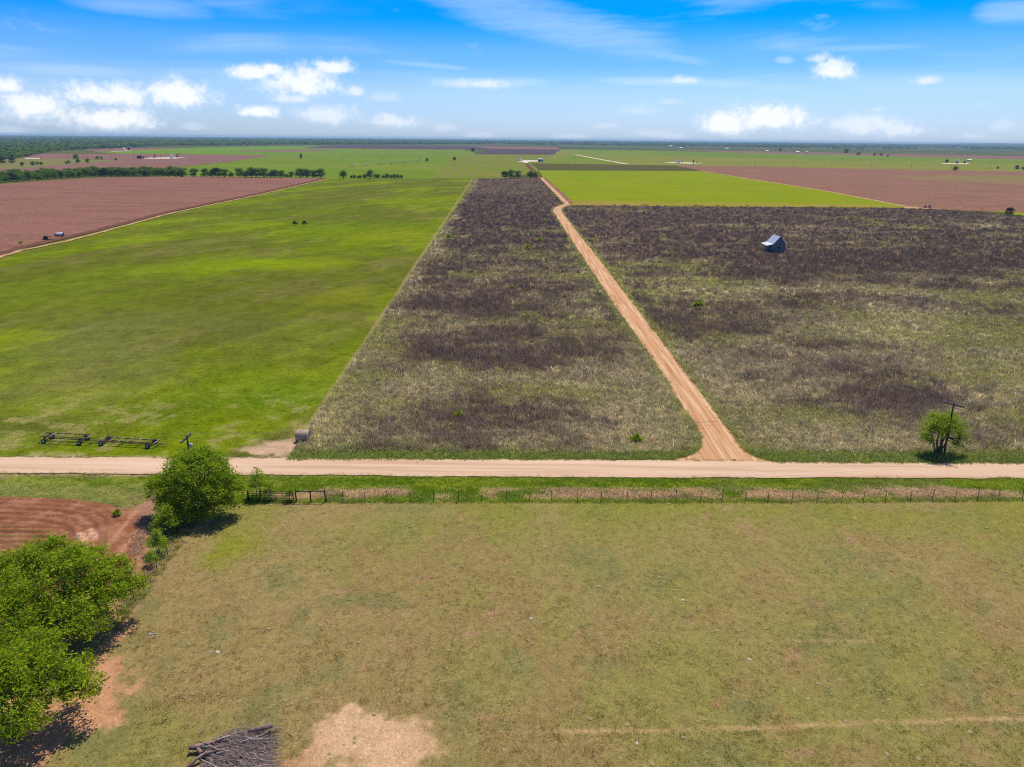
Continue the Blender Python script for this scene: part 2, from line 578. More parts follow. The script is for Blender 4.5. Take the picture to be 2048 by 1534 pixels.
# far and middle fields: (name, pixel outline, height of the sheet, material)
def soil(name, base, sc=1.0, row=None):
    mm = ground_mat(name, base, [(tuple(c * 0.74 for c in base), 0.05 * sc, 0.42, 0.65, .7, (0.35, 1.6, 1)), (tuple(min(1, c * 1.4) for c in base), 0.35 * sc, 0.5, 0.66, .7), ((0.12, 0.13, 0.03), 0.03 * sc, 0.62, 0.72, .28, (0.3, 2.4, 1)), (0.72, 1.3, 0.45, 0.7, .5)], [(1.2, 0.5, 0.2)])
    if row: rows_layer(mm, *row)
    return mm


def crop(name, base, alt, sc=1.0, row=None):
    mm = ground_mat(name, base, [(alt, 0.012 * sc, 0.42, 0.62, .8, (0.5, 1.4, 1)), (tuple(c * 0.72 for c in base), 0.06 * sc, 0.48, 0.7, .5, (0.4, 1.5, 1)), (1.25, 0.5, 0.45, 0.7, .5), (0.75, 0.9, 0.5, 0.7, .4)], [(1.5, 0.4, 0.15)])
    if row: rows_layer(mm, *row)
    return mm


YDIR = (0.999, 0.02, 0)
M_plow_a = soil('ploughed_soil_rose', (0.215, 0.104, 0.077), 1.0)
M_plow_b = soil('ploughed_soil_far', (0.20, 0.105, 0.085), 0.5)
M_plow_c = soil('ploughed_soil_right', (0.225, 0.115, 0.078), 0.8, ((0.1, 1, 0), 9.0, 0.8, 0.5))
M_plow_p = soil('ploughed_soil_purple', (0.085, 0.055, 0.065), 0.4)
M_lime = crop('lime_wheat', (0.182, 0.222, 0.002), (0.15, 0.212, 0.002), 1.0, ((0.02, 1, 0), 7.0, 0.8, 0.35, (0.25, 0.19, 0.03)))
M_far_green = crop('far_green_wheat', (0.12, 0.175, 0.012), (0.155, 0.19, 0.02), 0.4)
M_far_bright = crop('far_bright_wheat', (0.125, 0.21, 0.01), (0.10, 0.18, 0.012), 0.4)
M_mid_green = crop('mid_wheat', (0.15, 0.17, 0.018), (0.12, 0.165, 0.014), 0.6, (YDIR, 14.0, 0.75, 0.6, (0.19, 0.13, 0.06)))
M_yellow = crop('yellow_pasture', (0.185, 0.18, 0.03), (0.15, 0.17, 0.025), 0.5)
M_olive = soil('olive_stubble', (0.088, 0.078, 0.022), 0.6)
M_pad = ground_mat('caliche_pad', (0.62, 0.52, 0.42), [(0.8, 0.1, 0.4, 0.7, .5)])
M_tan = ground_mat('tan_track', (0.40, 0.27, 0.12), [((0.28, 0.2, 0.07), 0.15, 0.45, 0.65, .7), (0.75, 0.8, 0.4, 0.7, .5)], [(1.0, .4, .1)])
M_darkdirt = ground_mat('dark_damp_dirt', (0.135, 0.062, 0.042), [(0.6, 0.2, 0.4, 0.7, .7), ((0.2, .11, .08), 0.6, 0.5, 0.7, .6)], [(1.0, .5, .15)])
M_oldpast = crop('rough_pasture', (0.155, 0.15, 0.045), (0.18, 0.14, 0.06), 0.8)

M_margin = crop('thin_tan_wheat', (0.24, 0.19, 0.03), (0.20, 0.20, 0.01), 1.5, ((0.02, 1, 0), 5.0, 0.8, 0.6, (0.30, 0.19, 0.06)))
M_thin = crop('thin_weedy_soil', (0.19, 0.145, 0.055), (0.215, 0.12, 0.075), 1.0)
fields = [
    ('green_field', [(190, 302), (330, 296.5), (640, 291.5), (900, 293), (945, 303), (1010, 357), (640, 357.5), (300, 357), (330, 337), (470, 322.5), (190, 304)], M_far_green),
    ('wheat_field', [(190, 304), (330, 297), (500, 293), (640, 291.5), (720, 296), (690, 304), (530, 309), (330, 307)], M_far_bright),
    ('fallow_field', [(470, 301.5), (640, 298), (690, 299.5), (590, 303.5), (480, 303)], M_plow_b),
    ('ploughed_field', [(700, 290.5), (920, 291.5), (1000, 292.5), (1010, 298), (880, 299), (600, 296), (640, 292.5)], M_plow_p),
    ('pasture_strip', [(-60, 318), (60, 316), (200, 319), (250, 321), (150, 330), (40, 337), (-60, 340)], M_oldpast),
    ('red_field', [(50, 307), (220, 307.5), (400, 309), (545, 310.5), (470, 322), (330, 336.5), (270, 339.5), (60, 350), (-60, 356), (-60, 341), (40, 336), (120, 330), (235, 322), (200, 318), (50, 317.5)], M_plow_b),
    ('rose_field', [(165, 297.5), (300, 296), (360, 296), (330, 298.5), (240, 302), (190, 303)], M_plow_b),
    ('drilled_field', [(900, 322), (945, 308.5), (1150, 309.5), (1092, 326), (1062, 327), (1080, 342), (1010, 357), (860, 357)], M_mid_green),
    ('purple_field', [(952, 308.5), (985, 298), (1060, 297), (1122, 300), (1152, 309.3)], M_plow_p),
    ('rose_strip', [(940, 292.5), (1115, 294), (1120, 299), (985, 297.5)], M_plow_b),
    ('yellow_field', [(1122, 298.5), (1400, 305), (1700, 312), (2110, 322), (2110, 345), (1700, 337.5), (1380, 331.5), (1085, 327), (1100, 315)], M_yellow),
    ('strip_field', [(1122, 298.5), (1250, 300), (1700, 310.5), (2110, 320), (2110, 328), (1700, 322), (1300, 311), (1150, 308)], M_far_green),
    ('red_strip_field', [(1330, 299.5), (1600, 304), (2110, 314), (2110, 321), (1850, 314), (1500, 306)], M_plow_b),
    ('near_wheat_strip', [(1092, 326), (1152, 310), (1255, 328)], M_far_green),
    ('stubble_strip', [(1062, 327), (1260, 329.5), (1400, 332), (1390, 342.5), (1080, 341)], M_olive),
    ('rose_ploughed_field', [(1345, 330), (1700, 337), (2110, 344.5), (2110, 430), (1875, 419.5), (1815, 413.5), (1400, 341)], M_plow_c),
    ('olive_patch', [(1760, 352), (2110, 350), (2110, 374), (1960, 366), (1800, 357)], M_thin),
    ('lime_wheat_field', [(1078, 341), (1402, 342.5), (1480, 355.5), (1655, 383.5), (1812, 414.5), (1815, 416.5), (1400, 413.5), (1130, 411), (1094, 371)], M_lime),
    ('field_margin', [(1118, 401), (1400, 405), (1770, 410.5), (1815, 416.5), (1400, 413.5), (1130, 411)], M_margin),
    ('verge_patch', [(1985, 422.5), (2110, 429), (2110, 436), (2048, 433)], M_lime),
    ('ploughed_rose_field', [(-80, 378), (0, 368.5), (105, 361), (205, 355), (410, 353), (650, 356.5), (513, 387), (342, 421), (154, 469), (44, 493), (-80, 530)], M_plow_a),
]
zz = 0.03
for nm, pts, mt in fields:
    flat(nm, gp(pts), zz, mt, True)
    zz += 0.008


def far_track(name, pts, wid, z, mat):
    P = gp(pts)
    q = ragged([(p.x, p.y) for p in P], 4, 1.0, 5)
    t = np.gradient(q, axis=0); t /= np.linalg.norm(t, axis=1)[:, None]
    nn = np.c_[-t[:, 1], t[:, 0]] * wid / 2
    strip(name, q - nn, q + nn, 2, z, mat)


far_track('dirt_track', [(648, 357), (513, 388), (342, 423), (154, 471), (60, 491), (-60, 526)], 4.5, zz, M_darkdirt)
far_track('field_edge_track', [(655, 358), (513, 391), (342, 427), (165, 475), (140, 482), (44, 501), (-60, 534)], 2.2, zz + .01, M_tan)
far_track('tan_field_track', [(1400, 341.5), (1480, 355), (1655, 383), (1812, 413.5), (1870, 419)], 3.5, zz + .01, M_tan)
far_track('white_caliche_road', [(1150, 309.5), (1190, 317), (1255, 328.5)], 7, zz + .01, M_pad)
far_track('far_dirt_lane', [(1079, 357), (1066, 341), (1052, 327)], 6, zz + .01, M_darkdirt)
flat('turning_dirt', gp([(1812, 413), (1850, 416), (1885, 419.5), (1840, 418.6), (1805, 417)]), zz + .02, M_tan)
for pts in ([(285, 317.5), (300, 315.5), (345, 315), (372, 315.5), (345, 317.5)], [(1034, 323), (1046, 320.5), (1078, 321), (1080, 323), (1060, 323.5), (1052, 326.5), (1044, 324)], [(1326, 325), (1350, 324), (1410, 326.5), (1380, 327.5)], [(1880, 326.5), (1940, 327), (1935, 328.5), (1890, 328)], [(220, 302.3), (262, 301.3), (262, 302), (225, 303)], [(50, 316.3), (80, 316), (80, 317.5), (50, 317.7)]):
    flat('caliche_pad', gp(pts), zz + .02, M_pad)

# ---- green field to the left of the weedy plot
PLOT_L = [G(575, 924), G(952, 356.5)]
def near_edges(Lpts, Rpts, nv, p=2.2):
    """two polylines sampled at the same (denser when near) distances"""
    def at(pts, y):
        P = sorted([(q[1], q[0]) for q in pts])
        return np.interp(y, [a for a, b in P], [b for a, b in P])
    y0 = min(q[1] for q in Lpts + Rpts); y1 = max(q[1] for q in Lpts + Rpts)
    t = np.linspace(0, 1, nv) ** p
    y = y0 + (y1 - y0) * t
    return np.c_[at(Lpts, y), y], np.c_[at(Rpts, y), y]


def blob(x, y, px, py, rx, ry):
    """a soft patch on the ground, given where it lies and how wide / deep it is (pixels)"""
    c = G(px, py); a = G(px + rx, py); b = G(px, py - ry); b2 = G(px, py + ry)
    wx = abs(a.x - c.x); wy = (abs(b.y - c.y) + abs(b2.y - c.y)) / 2
    n_ = fbm(x / wx * 1.6, y / wy * 1.6, int(px) % 97, 3)
    return np.clip(1.25 - np.hypot((x - c.x) / wx, (y - c.y) / wy) + (n_ - 0.5) * 1.3, 0, 1)


def col_green(x, y):
    al = x * .42 + y * .91; ac = x * .91 - y * .42
    n1 = fbm(ac / 24 + 3, al / 62, 21, 4); n2 = fbm(ac / 7, al / 21, 22, 5); n3 = fbm(x / 2.6, y / 2.2, 23, 3); n6 = fbm(ac / 3.6, al / 5, 26, 4)
    c = lerp((0.112, 0.128, 0.012), (0.130, 0.168, 0.006), sm(n1, 0.36, 0.64))
    c = lerp(c, (0.165, 0.145, 0.042), sm(n2, 0.46, 0.66) * (.5 + .25 * sm(y, 180., 100.)))
    c = lerp(c, (0.165, 0.215, 0.003), sm(n2 * 0.55 + n1 * 0.45, 0.53, 0.61) * 0.75)
    c = c * (.68 + .46 * n6)[..., None]
    c = lerp(c, (0.15, 0.13, 0.05), np.clip(blob(x, y, 150, 760, 230, 90), 0, 1) * 0.6)
    for (px_, py_, rx, ry, cc, am) in [(380, 560, 330, 42, (0.08, 0.098, 0.010), .3), (120, 560, 130, 50, (0.085, 0.098, 0.012), .35), (560, 690, 120, 45, (0.11, 0.108, 0.024), .5), (480, 650, 90, 30, (0.095, 0.10, 0.025), .5), (430, 530, 120, 22, (0.15, 0.21, 0.003), .7), (600, 528, 110, 14, (0.17, 0.22, 0.003), .8), (780, 470, 90, 12, (0.22, 0.22, 0.006), .85), (700, 590, 90, 20, (0.17, 0.18, 0.01), .6),
                                        (820, 400, 90, 10, (0.15, 0.20, 0.004), .6), (560, 790, 140, 40, (0.10, 0.16, 0.006), .7), (330, 820, 90, 22, (0.085, 0.13, 0.006), .7), (90, 850, 130, 20, (0.075, 0.085, 0.018), .6), (230, 660, 200, 60, (0.13, 0.14, 0.035), .55), (700, 460, 200, 25, (0.10, 0.15, 0.006), .5), (640, 420, 200, 14, (0.085, 0.12, 0.008), .6)]:
        c = lerp(c, cc, blob(x, y, px_, py_, rx, ry) * am)
    c = c * (0.78 + 0.44 * n3)[..., None]
    # pale dead grass near the road and along the plot edge
    pxx, pyy = proj(x, y, 0)
    edge_ = np.exp(-((pxx - np.interp(pyy, [356, 924], [946, 574])) / np.interp(pyy, [356, 924], [2.2, 14])) ** 2)
    c = lerp(c, (0.26, 0.20, 0.09), sm(edge_ * (0.4 + n2), 0.35, 0.75) * 0.75)
    c = lerp(c, (0.28, 0.23, 0.09), sm(n3, 0.56, 0.66) * sm(pyy, 760, 850) * 0.6 * sm(n2, 0.4, 0.55))
    c = lerp(c, (0.46, 0.30, 0.20), np.clip(blob(x, y, 545, 905, 75, 18) + blob(x, y, 575, 888, 40, 10), 0, 1) * sm(n3, 0.3, 0.55) * 0.95)
    c = lerp(c, (0.40, 0.29, 0.19), sm(pyy + n3 * 9, 914, 922) * 0.8)
    return c


LGl = [G(-220, 940), G(-160, 700), G(-110, 536), G(44, 500.5), G(154, 476), G(342, 426), G(513, 390.5), G(640, 360), G(655, 357.3)]
Lg, Rg = near_edges([(p.x, p.y) for p in LGl], [(p.x, p.y) for p in PLOT_L], 360)
M_grassland = ground_mat('short_grass', (0, 0, 0), [(0.62, 0.9, 0.48, 0.72, .55), (1.35, 2.6, 0.5, 0.7, .5), (0.6, 6.0, 0.5, 0.7, .35)], [(2.5, 0.55, 0.12), (9, 0.4, 0.05)], attr=True)
M_meadow = ground_mat('meadow_grass', (0, 0, 0), [(0.66, 0.5, 0.46, 0.7, .5, (1, .6, 1), R(25)), (1.4, 1.3, 0.5, 0.68, .5), (0.6, 3.5, 0.5, 0.66, .5), (1.35, 7, .52, .68, .45)], [(2.5, 0.6, 0.14), (9, 0.4, 0.05)], attr=True)
rows_layer(M_meadow, (0.08, 1, 0), 2.2, 0.8, 0.3)
strip('grass_field', Lg, Rg, 240, 0.012, M_meadow, col_green)

# ---- weedy plot and weedy field
laneL = [(1325, 926), (1368, 917), (1394, 906), (1406, 886), (1396, 856), (1364, 815), (1315, 731), (1254, 648), (1198, 565), (1143, 480), (1109, 427), (1106, 421), (1110, 414.5), (1119, 411), (1130, 408.5)]
laneR = [(1560, 928), (1515, 917), (1490, 906), (1474, 886), (1453, 856), (1424, 815), (1358, 731), (1298, 648), (1230, 561), (1203, 524), (1166, 480), (1126, 427), (1122, 421), (1126, 415.5), (1136, 411.7), (1150, 409.5)]
def chaikin(P, n_=2):
    for _ in range(n_):
        Q = [P[0]]
        for a, b in zip(P[:-1], P[1:]):
            Q += [(a[0] * .75 + b[0] * .25, a[1] * .75 + b[1] * .25), (a[0] * .25 + b[0] * .75, a[1] * .25 + b[1] * .75)]
        P = Q + [P[-1]]
    return P


laneL = chaikin(laneL); laneR = chaikin(laneR)
LL = gp(laneL); LR = gp(laneR)


def weed_masks(x, y):
    n1 = fbm(x / 46 + 1, y / 26, 31, 4); n2 = fbm(x / 13 + 5, y / 7.5, 32, 4); n4 = fbm(x / 90, y / 60 + 4, 36, 3)
    pxx, pyy = proj(x, y, 0)
    fary = sm(y, 200, 520)
    fary = np.maximum(fary, 0)
    n5 = fbm(x / 4.5 + 11, y / 2.8, 38, 3)
    dark = 0.45 + (n1 - 0.5) * 1.2 + (n2 - 0.5) * 1.7 + (n5 - .5) * 1.6 + fary * 0.28
    green = 0.30 + (fbm(x / 30, y / 16, 33, 4) - 0.5) * 2.0 + (0.5 - n1) * 1.0 - fary * 0.15
    pale = 0.40 + (fbm(x / 15, y / 8, 34, 4) - 0.5) * 2.0 + (n4 - .5) * .6 - fary * 0.05
    for (px_, py_, rx, ry, d_, g_, p_) in [
        (1000, 700, 190, 45, .4, -.2, -.2), (900, 600, 160, 26, .45, -.3, -.2), (1060, 830, 200, 40, .2, -.1, 0), (1130, 780, 130, 40, -.45, .25, .35), (880, 740, 90, 40, -.2, .35, 0.0), (760, 800, 120, 60, -.25, .1, .2), (1000, 445, 110, 12, .5, -.3, -.2), (1000, 395, 90, 10, .4, -.3, -.1), (950, 545, 130, 14, -.3, .1, .3), (1040, 510, 110, 10, -.2, .1, .25),
        (1260, 440, 120, 12, .6, -.4, -.4), (1500, 440, 220, 8, .4, -.2, -.2), (1350, 475, 160, 9, -.1, .2, -.1), (1400, 545, 170, 14, .45, -.3, -.2), (1800, 520, 260, 22, .4, -.3, -.1), (1700, 585, 260, 22, -.45, .35, .25), (1350, 640, 120, 24, .4, -.2, -.1), (1800, 660, 200, 30, -.3, .4, .1), (1640, 735, 160, 26, .12, -.1, 0.1), (1500, 800, 160, 40, -.2, .2, .25), (1650, 840, 60, 25, -.5, .7, -.2), (1650, 880, 300, 40, -.2, .1, .2), (1950, 450, 120, 10, -.3, 0.0, .6), (1700, 505, 100, 10, -.1, .2, .1),
        (1290, 880, 90, 22, -.3, .45, .1), (680, 880, 90, 30, -.3, .25, .2), (2000, 610, 90, 25, -.4, .45, 0.2)]:
        b_ = blob(x, y, px_, py_, rx, ry)
        dark = dark + b_ * d_ * .6; green = green + b_ * g_ * .7; pale = pale + b_ * p_ * .7
    low = sm(pyy, 600, 720) * (pxx > 1250); upp = sm(pyy, 590, 500)
    dark = dark - low * .25 + upp * .28; pale = pale + low * .22 + sm(pyy, 640, 800) * .1 - upp * .12; green = green + low * .2 - upp * .12
    # green fringe by the road, the lane and the plot's left side
    yr = sm(pyy, 900, 916)
    dark = dark - yr * 1.2; green = green + yr * 1.3; pale = pale - yr * .3
    yl = np.interp(y, [p.y for p in LL], [p.x for p in LL]); yr2 = np.interp(y, [p.y for p in LR], [p.x for p in LR])
    dl = np.minimum(np.abs(x - yl), np.abs(x - yr2))
    fr = sm(dl, 2.0, 0.4) * (y < 430)
    dark = dark - fr * .9; green = green + fr * .9; pale = pale - fr * .2
    ex = np.interp(y, [PLOT_L[0].y, PLOT_L[1].y], [PLOT_L[0].x, PLOT_L[1].x])
    fe = sm(x - ex, 7, 1)
    dark = dark - fe * .6; green = green + fe * .3; pale = pale + fe * .25
    return dark, green, pale, n2


CW_D, CW_G, CW_P, CW_S = (0.122, 0.082, 0.060), (0.215, 0.212, 0.055), (0.44, 0.36, 0.205), (0.205, 0.16, 0.088)


def col_weed(x, y):
    d, g, p, n2 = weed_masks(x, y)
    c = np.tile(np.array(CW_S), (len(x), 1))
    c = lerp(c, CW_G, sm(g, 0.25, 0.75) * 0.8)
    c = lerp(c, CW_P, sm(p, 0.40, 0.85) * 0.55)
    c = lerp(c, CW_D, sm(d, 0.35, 0.75) * 0.9)
    return c * ((0.78 + 0.44 * n2) * np.interp(y, [80, 150, 260, 420], [1.3, 1.2, 1.0, .82]))[..., None]


M_weedfloor = ground_mat('weedy_soil', (0, 0, 0), [(0.55, 0.7, 0.46, 0.7, .6, (1, .45, 1)), (1.35, 1.6, 0.52, 0.7, .5, (1, .5, 1)), (0.6, 4.0, 0.5, 0.7, .4)], [(1.6, 0.8, 0.3), (6, 0.5, 0.08)], attr=True)
Lp, Rp = near_edges([(p.x, p.y) for p in PLOT_L], [(p.x, p.y) for p in LL[:-3]] + [(G(1129, 408).x, G(1129, 408).y), (G(1079, 356.3).x, G(1079, 356.3).y)], 420)
strip('weedy_plot', Lp, Rp, 130, 0.03, M_weedfloor, col_weed)
top = [(1136, 411.8), (1150, 409.8), (1400, 412), (1815, 417.5), (1875, 420), (2048, 433), (2110, 438)]
Lf, Rf = near_edges([(p.x, p.y) for p in LR[:-3]] + [(G(1128, 414).x, G(1128, 414).y)], [(p.x, p.y) for p in gp([(2110, 928), (2110, 700), (2110, 438.5), (2100, 436)])], 10)
# the far edge of the field is slanted, so sample in pixel rows between the lane and the far right
rowsL, rowsR = [], []
gxy = []
TV = np.linspace(0, 1, 330) ** .9
for t_ in TV:
    yl_ = 927 - t_ * (927 - 410.5)
    xl_ = float(np.interp(-yl_, [-p[1] for p in laneR], [p[0] for p in laneR]))
    xs_ = np.linspace(xl_, 2118, 301)
    ytop = np.interp(xs_, [1100, 1150, 1400, 1815, 1875, 2048, 2118], [410.5, 409.3, 411.6, 417.0, 419.6, 432.6, 437.5])
    wgt = t_ ** 2
    ys_ = (927 + (xs_ - 1400) * .004 - t_ * (927 - 410.5)) * (1 - wgt) + wgt * (ytop + (1 - t_) * (927 - 410.5))
    row_ = [G(a_, b_) for a_, b_ in zip(xs_, ys_)]
    gxy += [(p.x, p.y) for p in row_]
    rowsL.append(gxy[-301]); rowsR.append(gxy[-1])
TOPROW = gxy[-301:]
gxy = np.array(gxy)
i = (np.arange(329)[:, None] * 301 + np.arange(300)[None, :]).ravel()
me = np_mesh('weedy_field', np.c_[gxy, np.full(len(gxy), .03)], np.c_[i, i + 1, i + 302, i + 301], True)
if me.polygons[0].normal.z < 0: me.flip_normals()
set_col(me, col_weed(gxy[:, 0], gxy[:, 1]))
tag(link('weedy_field', me, M_weedfloor), kind='structure')

# ---- lane and road
def lane_cols(px_):
    return px_


M_lane = ground_mat('orange_sand_lane', (0.46, 0.26, 0.135), [((0.59, 0.385, 0.235), 0.9, 0.45, 0.62, .9, (1.7, .05, 1), R(1)), ((0.36, 0.15, 0.06), 1.1, 0.5, 0.66, .8, (1.7, .045, 1), R(1)), (0.86, 3.0, 0.45, 0.7, .5)], [(2.0, .35, .06), (9, .3, .02)])
aL = ragged([(p.x, p.y) for p in LL], 0.8, 0.28, 3); aR = resample([(p.x, p.y) for p in LR], len(aL))
k_ = np.arange(len(aL)) * .8
aR = aR + np.c_[(fbm(k_ * .35, k_ * 0, 61, 4, .7) - .5) * .5, np.zeros(len(aL))]


def rut_h(L_, R_):
    def f(x, y):
        n_ = len(L_); nu = len(x) // n_ - 1
        u = np.tile(np.linspace(0, 1, nu + 1), n_)
        h = -0.05 * np.exp(-((u - .3) / .07) ** 2) - 0.05 * np.exp(-((u - .7) / .07) ** 2) + 0.03 * np.exp(-((u - .5) / .1) ** 2)
        h += (fbm(x * .9, y * .35, 66, 3) - .5) * .06
        return h
    return f


strip('dirt_lane', aL, aR, 16, 0.11, M_lane, None, rut_h(aL, aR))
uL = ragged([(p.x, p.y) for p in gp([(1127, 410.5), (1129, 408.5), (1113, 391), (1094, 371), (1079, 356)])], 2, .5, 4)
uR = resample([(p.x, p.y) for p in gp([(1139, 411.5), (1138, 407.5), (1121, 390), (1101, 371), (1086, 356)])], len(uL))
strip('sand_track', uL, uR, 6, zz + .03, M_lane)
vL = resample([(p.x, p.y) for p in gp([(1136, 408.3), (1119, 390), (1099.5, 371), (1085, 356)])], 160)
vR = ragged([(p.x, p.y) for p in gp([(1148, 408), (1131, 390), (1108, 371), (1092, 356)])], 1.0, 1.3, 8)
vR = resample(vR, 160)
strip('bare_headland', vL, vR, 6, zz + .02, M_plow_c)

M_road = ground_mat('pink_gravel_road', (0.53, 0.365, 0.245), [((0.60, 0.43, 0.30), 0.3, 0.45, 0.7, .8, (.10, 1.6, 1)), ((0.44, 0.27, 0.17), 0.6, 0.46, 0.66, .8, (.05, 1.5, 1)), (0.9, 5.0, 0.45, 0.7, .5)], [(3.0, .25, .04), (14, .3, .015)])
rt_ = [(p.x, p.y) for p in gp([(-260, 914), (0, 916.5), (480, 917), (1000, 919.5), (1360, 922), (1520, 924), (2048, 927.5), (2240, 929)])]
rb_ = [(p.x, p.y) for p in gp([(-260, 944), (0, 947), (700, 952.5), (1000, 955), (1400, 957.5), (2048, 957.5), (2240, 958)])]
qa = ragged(rt_, .5, .4, 12); qb = ragged(rb_, .5, .35, 14); qb = resample(qb, len(qa))


def road_h(x, y):
    n_ = len(qa); nu = len(x) // n_ - 1
    u = np.tile(np.linspace(0, 1, nu + 1), n_)
    return 0.10 * (1 - (2 * u - 1) ** 2) - 0.025 * np.exp(-((u - .3) / .06) ** 2) - 0.025 * np.exp(-((u - .72) / .06) ** 2)


strip('gravel_road', qa, qb, 14, 0.13, M_road, None, road_h)

# ---- verge and pasture in front
FENCE = [(p.x, p.y) for p in gp([(440, 1004), (651, 1004), (1000, 1003.5), (1683, 1003), (2048, 1000), (2150, 999)])]
FENCE_SIDE = [(p.x, p.y) for p in gp([(392, 1032), (355, 1084), (336, 1110.6), (314, 1140), (293, 1166), (268, 1198), (236, 1240), (200, 1290), (150, 1360), (80, 1460), (0, 1590)])]


def fence_y(x):
    return np.interp(x, [p[0] for p in FENCE], [p[1] for p in FENCE])


def side_x(y):
    P = sorted([(b, a) for a, b in FENCE_SIDE])
    return np.interp(y, [a for a, b in P], [b for a, b in P])


def verge_masks(x, y):
    pxx, pyy = proj(x, y, 0)
    n2 = fbm(x / 2.5, y / 1.2, 42, 4); n1 = fbm(x / 8, y / 3, 41, 4)
    dfence = np.abs(y - fence_y(x) - 1.7)
    dead = sm(dfence, 2.1, 0.4) * sm(n1 * .6 + n2 * .4 + sm(pxx, 900, 1300) * .12 - sm(pxx, 1720, 1800) * .1, 0.44, 0.6) * (pxx > 480)
    return pxx, pyy, n1, n2, dead


def col_verge(x, y):
    pxx, pyy, n1, n2, dead = verge_masks(x, y)
    c = lerp((0.10, 0.15, 0.008), (0.16, 0.19, 0.014), sm(n2, 0.38, 0.62))
    c = lerp(c, (0.16, 0.14, 0.06), sm(n1, 0.5, 0.66) * 0.6)
    c = lerp(c, (0.33, 0.225, 0.135), dead * .9)
    c = lerp(c, (0.20, 0.19, 0.07), (pxx < 320) * sm(pyy + n2 * 40, 975, 1005) * .6)
    c = lerp(c, (0.24, 0.17, 0.10), (pxx < 320) * sm(n1, .52, .66) * .6)
    c = lerp(c, (0.4, 0.27, 0.18), sm(pyy, 956, 951) * .7)
    return c * (0.8 + 0.4 * n2)[..., None]


va = resample([(p.x, p.y) for p in gp([(-260, 944), (0, 946), (700, 951), (1400, 956), (2240, 956.5)])], 420)
vb = resample([(p.x, p.y) for p in gp([(-260, 1130), (0, 1120), (330, 1120), (395, 1040), (440, 1006), (651, 1005), (1000, 1004.5), (1683, 1004), (2240, 999)])], 420)
strip('road_verge', va, vb, 40, 0.02, M_grassland, col_verge)


def bare_masks(x, y):
    n2 = fbm(x / 1.6, y / 1.6, 53, 4); n3 = fbm(x / .55, y / .55, 54, 3)
    b_ = np.clip(blob(x, y, 762, 1492, 118, 84) * 1.5, 0, 1)
    b_ = np.maximum(b_, blob(x, y, 460, 1535, 130, 40) * .8)
    b_ = np.maximum(b_, blob(x, y, 620, 1535, 90, 18) * .8)
    under = np.clip(np.maximum.reduce([blob(x, y, 195, 1425, 62, 70), blob(x, y, 195, 1345, 55, 40), blob(x, y, 90, 1450, 140, 80), blob(x, y, 235, 1270, 20, 40)]) * 1.2, 0, 1)
    under = np.maximum(under, np.clip(blob(x, y, 390, 1055, 60, 22) * 1.1, 0, 1) * .8)
    return b_, under, n2, n3


def col_pasture(x, y):
    pxx, pyy = proj(x, y, 0)
    n1 = fbm(x / 12 + 2, y / 12, 51, 4); n4 = fbm(x / 4.5, y / 4.5 + 8, 52, 4)
    b_, under, n2, n3 = bare_masks(x, y)
    c = lerp((0.222, 0.166, 0.064), (0.195, 0.168, 0.048), sm(n1, 0.42, 0.68))
    c = lerp(c, (0.215, 0.145, 0.062), sm(n4, 0.5, 0.7) * 0.6)
    c = lerp(c, (0.15, 0.145, 0.052), sm(fbm(x / 3.4 + 9, y / 4, 55, 4), 0.55, 0.70) * 0.65)
    c = lerp(c, (0.15, 0.165, 0.02), sm(y, 58, 72) * 0.6 * sm(n1, .3, .55))
    c = lerp(c, (0.30, 0.165, 0.10), sm(fbm(x / 1.5, y / 1.3, 57, 4), 0.66, 0.78) * 0.55 * sm(n4, .4, .6))
    c = lerp(c, (0.16, 0.17, 0.012), blob(x, y, 455, 1095, 60, 45) * .8)
    # cattle path
    py_path = np.interp(pxx, [1000, 1200, 1500, 1850, 2060], [1466, 1464, 1457, 1443, 1438]) + (n2 - .5) * 6
    c = lerp(c, (0.34, 0.225, 0.105), np.exp(-((pyy - py_path) / 3.8) ** 2) * sm(pxx, 980, 1200) * (.5 + .5 * sm(n4, .3, .5)))
    py2 = np.interp(pxx, [1480, 1750], [1280, 1284]) + (n2 - .5) * 5
    c = lerp(c, (0.30, 0.21, 0.10), np.exp(-((pyy - py2) / 3) ** 2) * ((pxx > 1480) & (pxx < 1750)) * .5)
    c = lerp(c, lerp((0.33, 0.18, 0.09), (0.45, 0.285, 0.16), sm(pxx, 560, 680)), sm(b_ + (n2 - .5) * .9 + (n3 - .5) * .6, 0.35, 0.75) * .95)
    c = lerp(c, (0.40, 0.205, 0.11), sm(under + (n2 - .5) * .7 + (n3 - .5) * .3, 0.3, 0.6) * .95)
    return c * (0.90 + 0.38 * n3)[..., None]


ys = np.linspace(29, 73.5, 130)
pl = [(float(side_x(y)) - 14.0 if y < 50 else float(side_x(y)) - .3, y) for y in ys]
pr = [(72.0, y) for y in ys]
pl = np.array(pl); pr = np.array(pr)
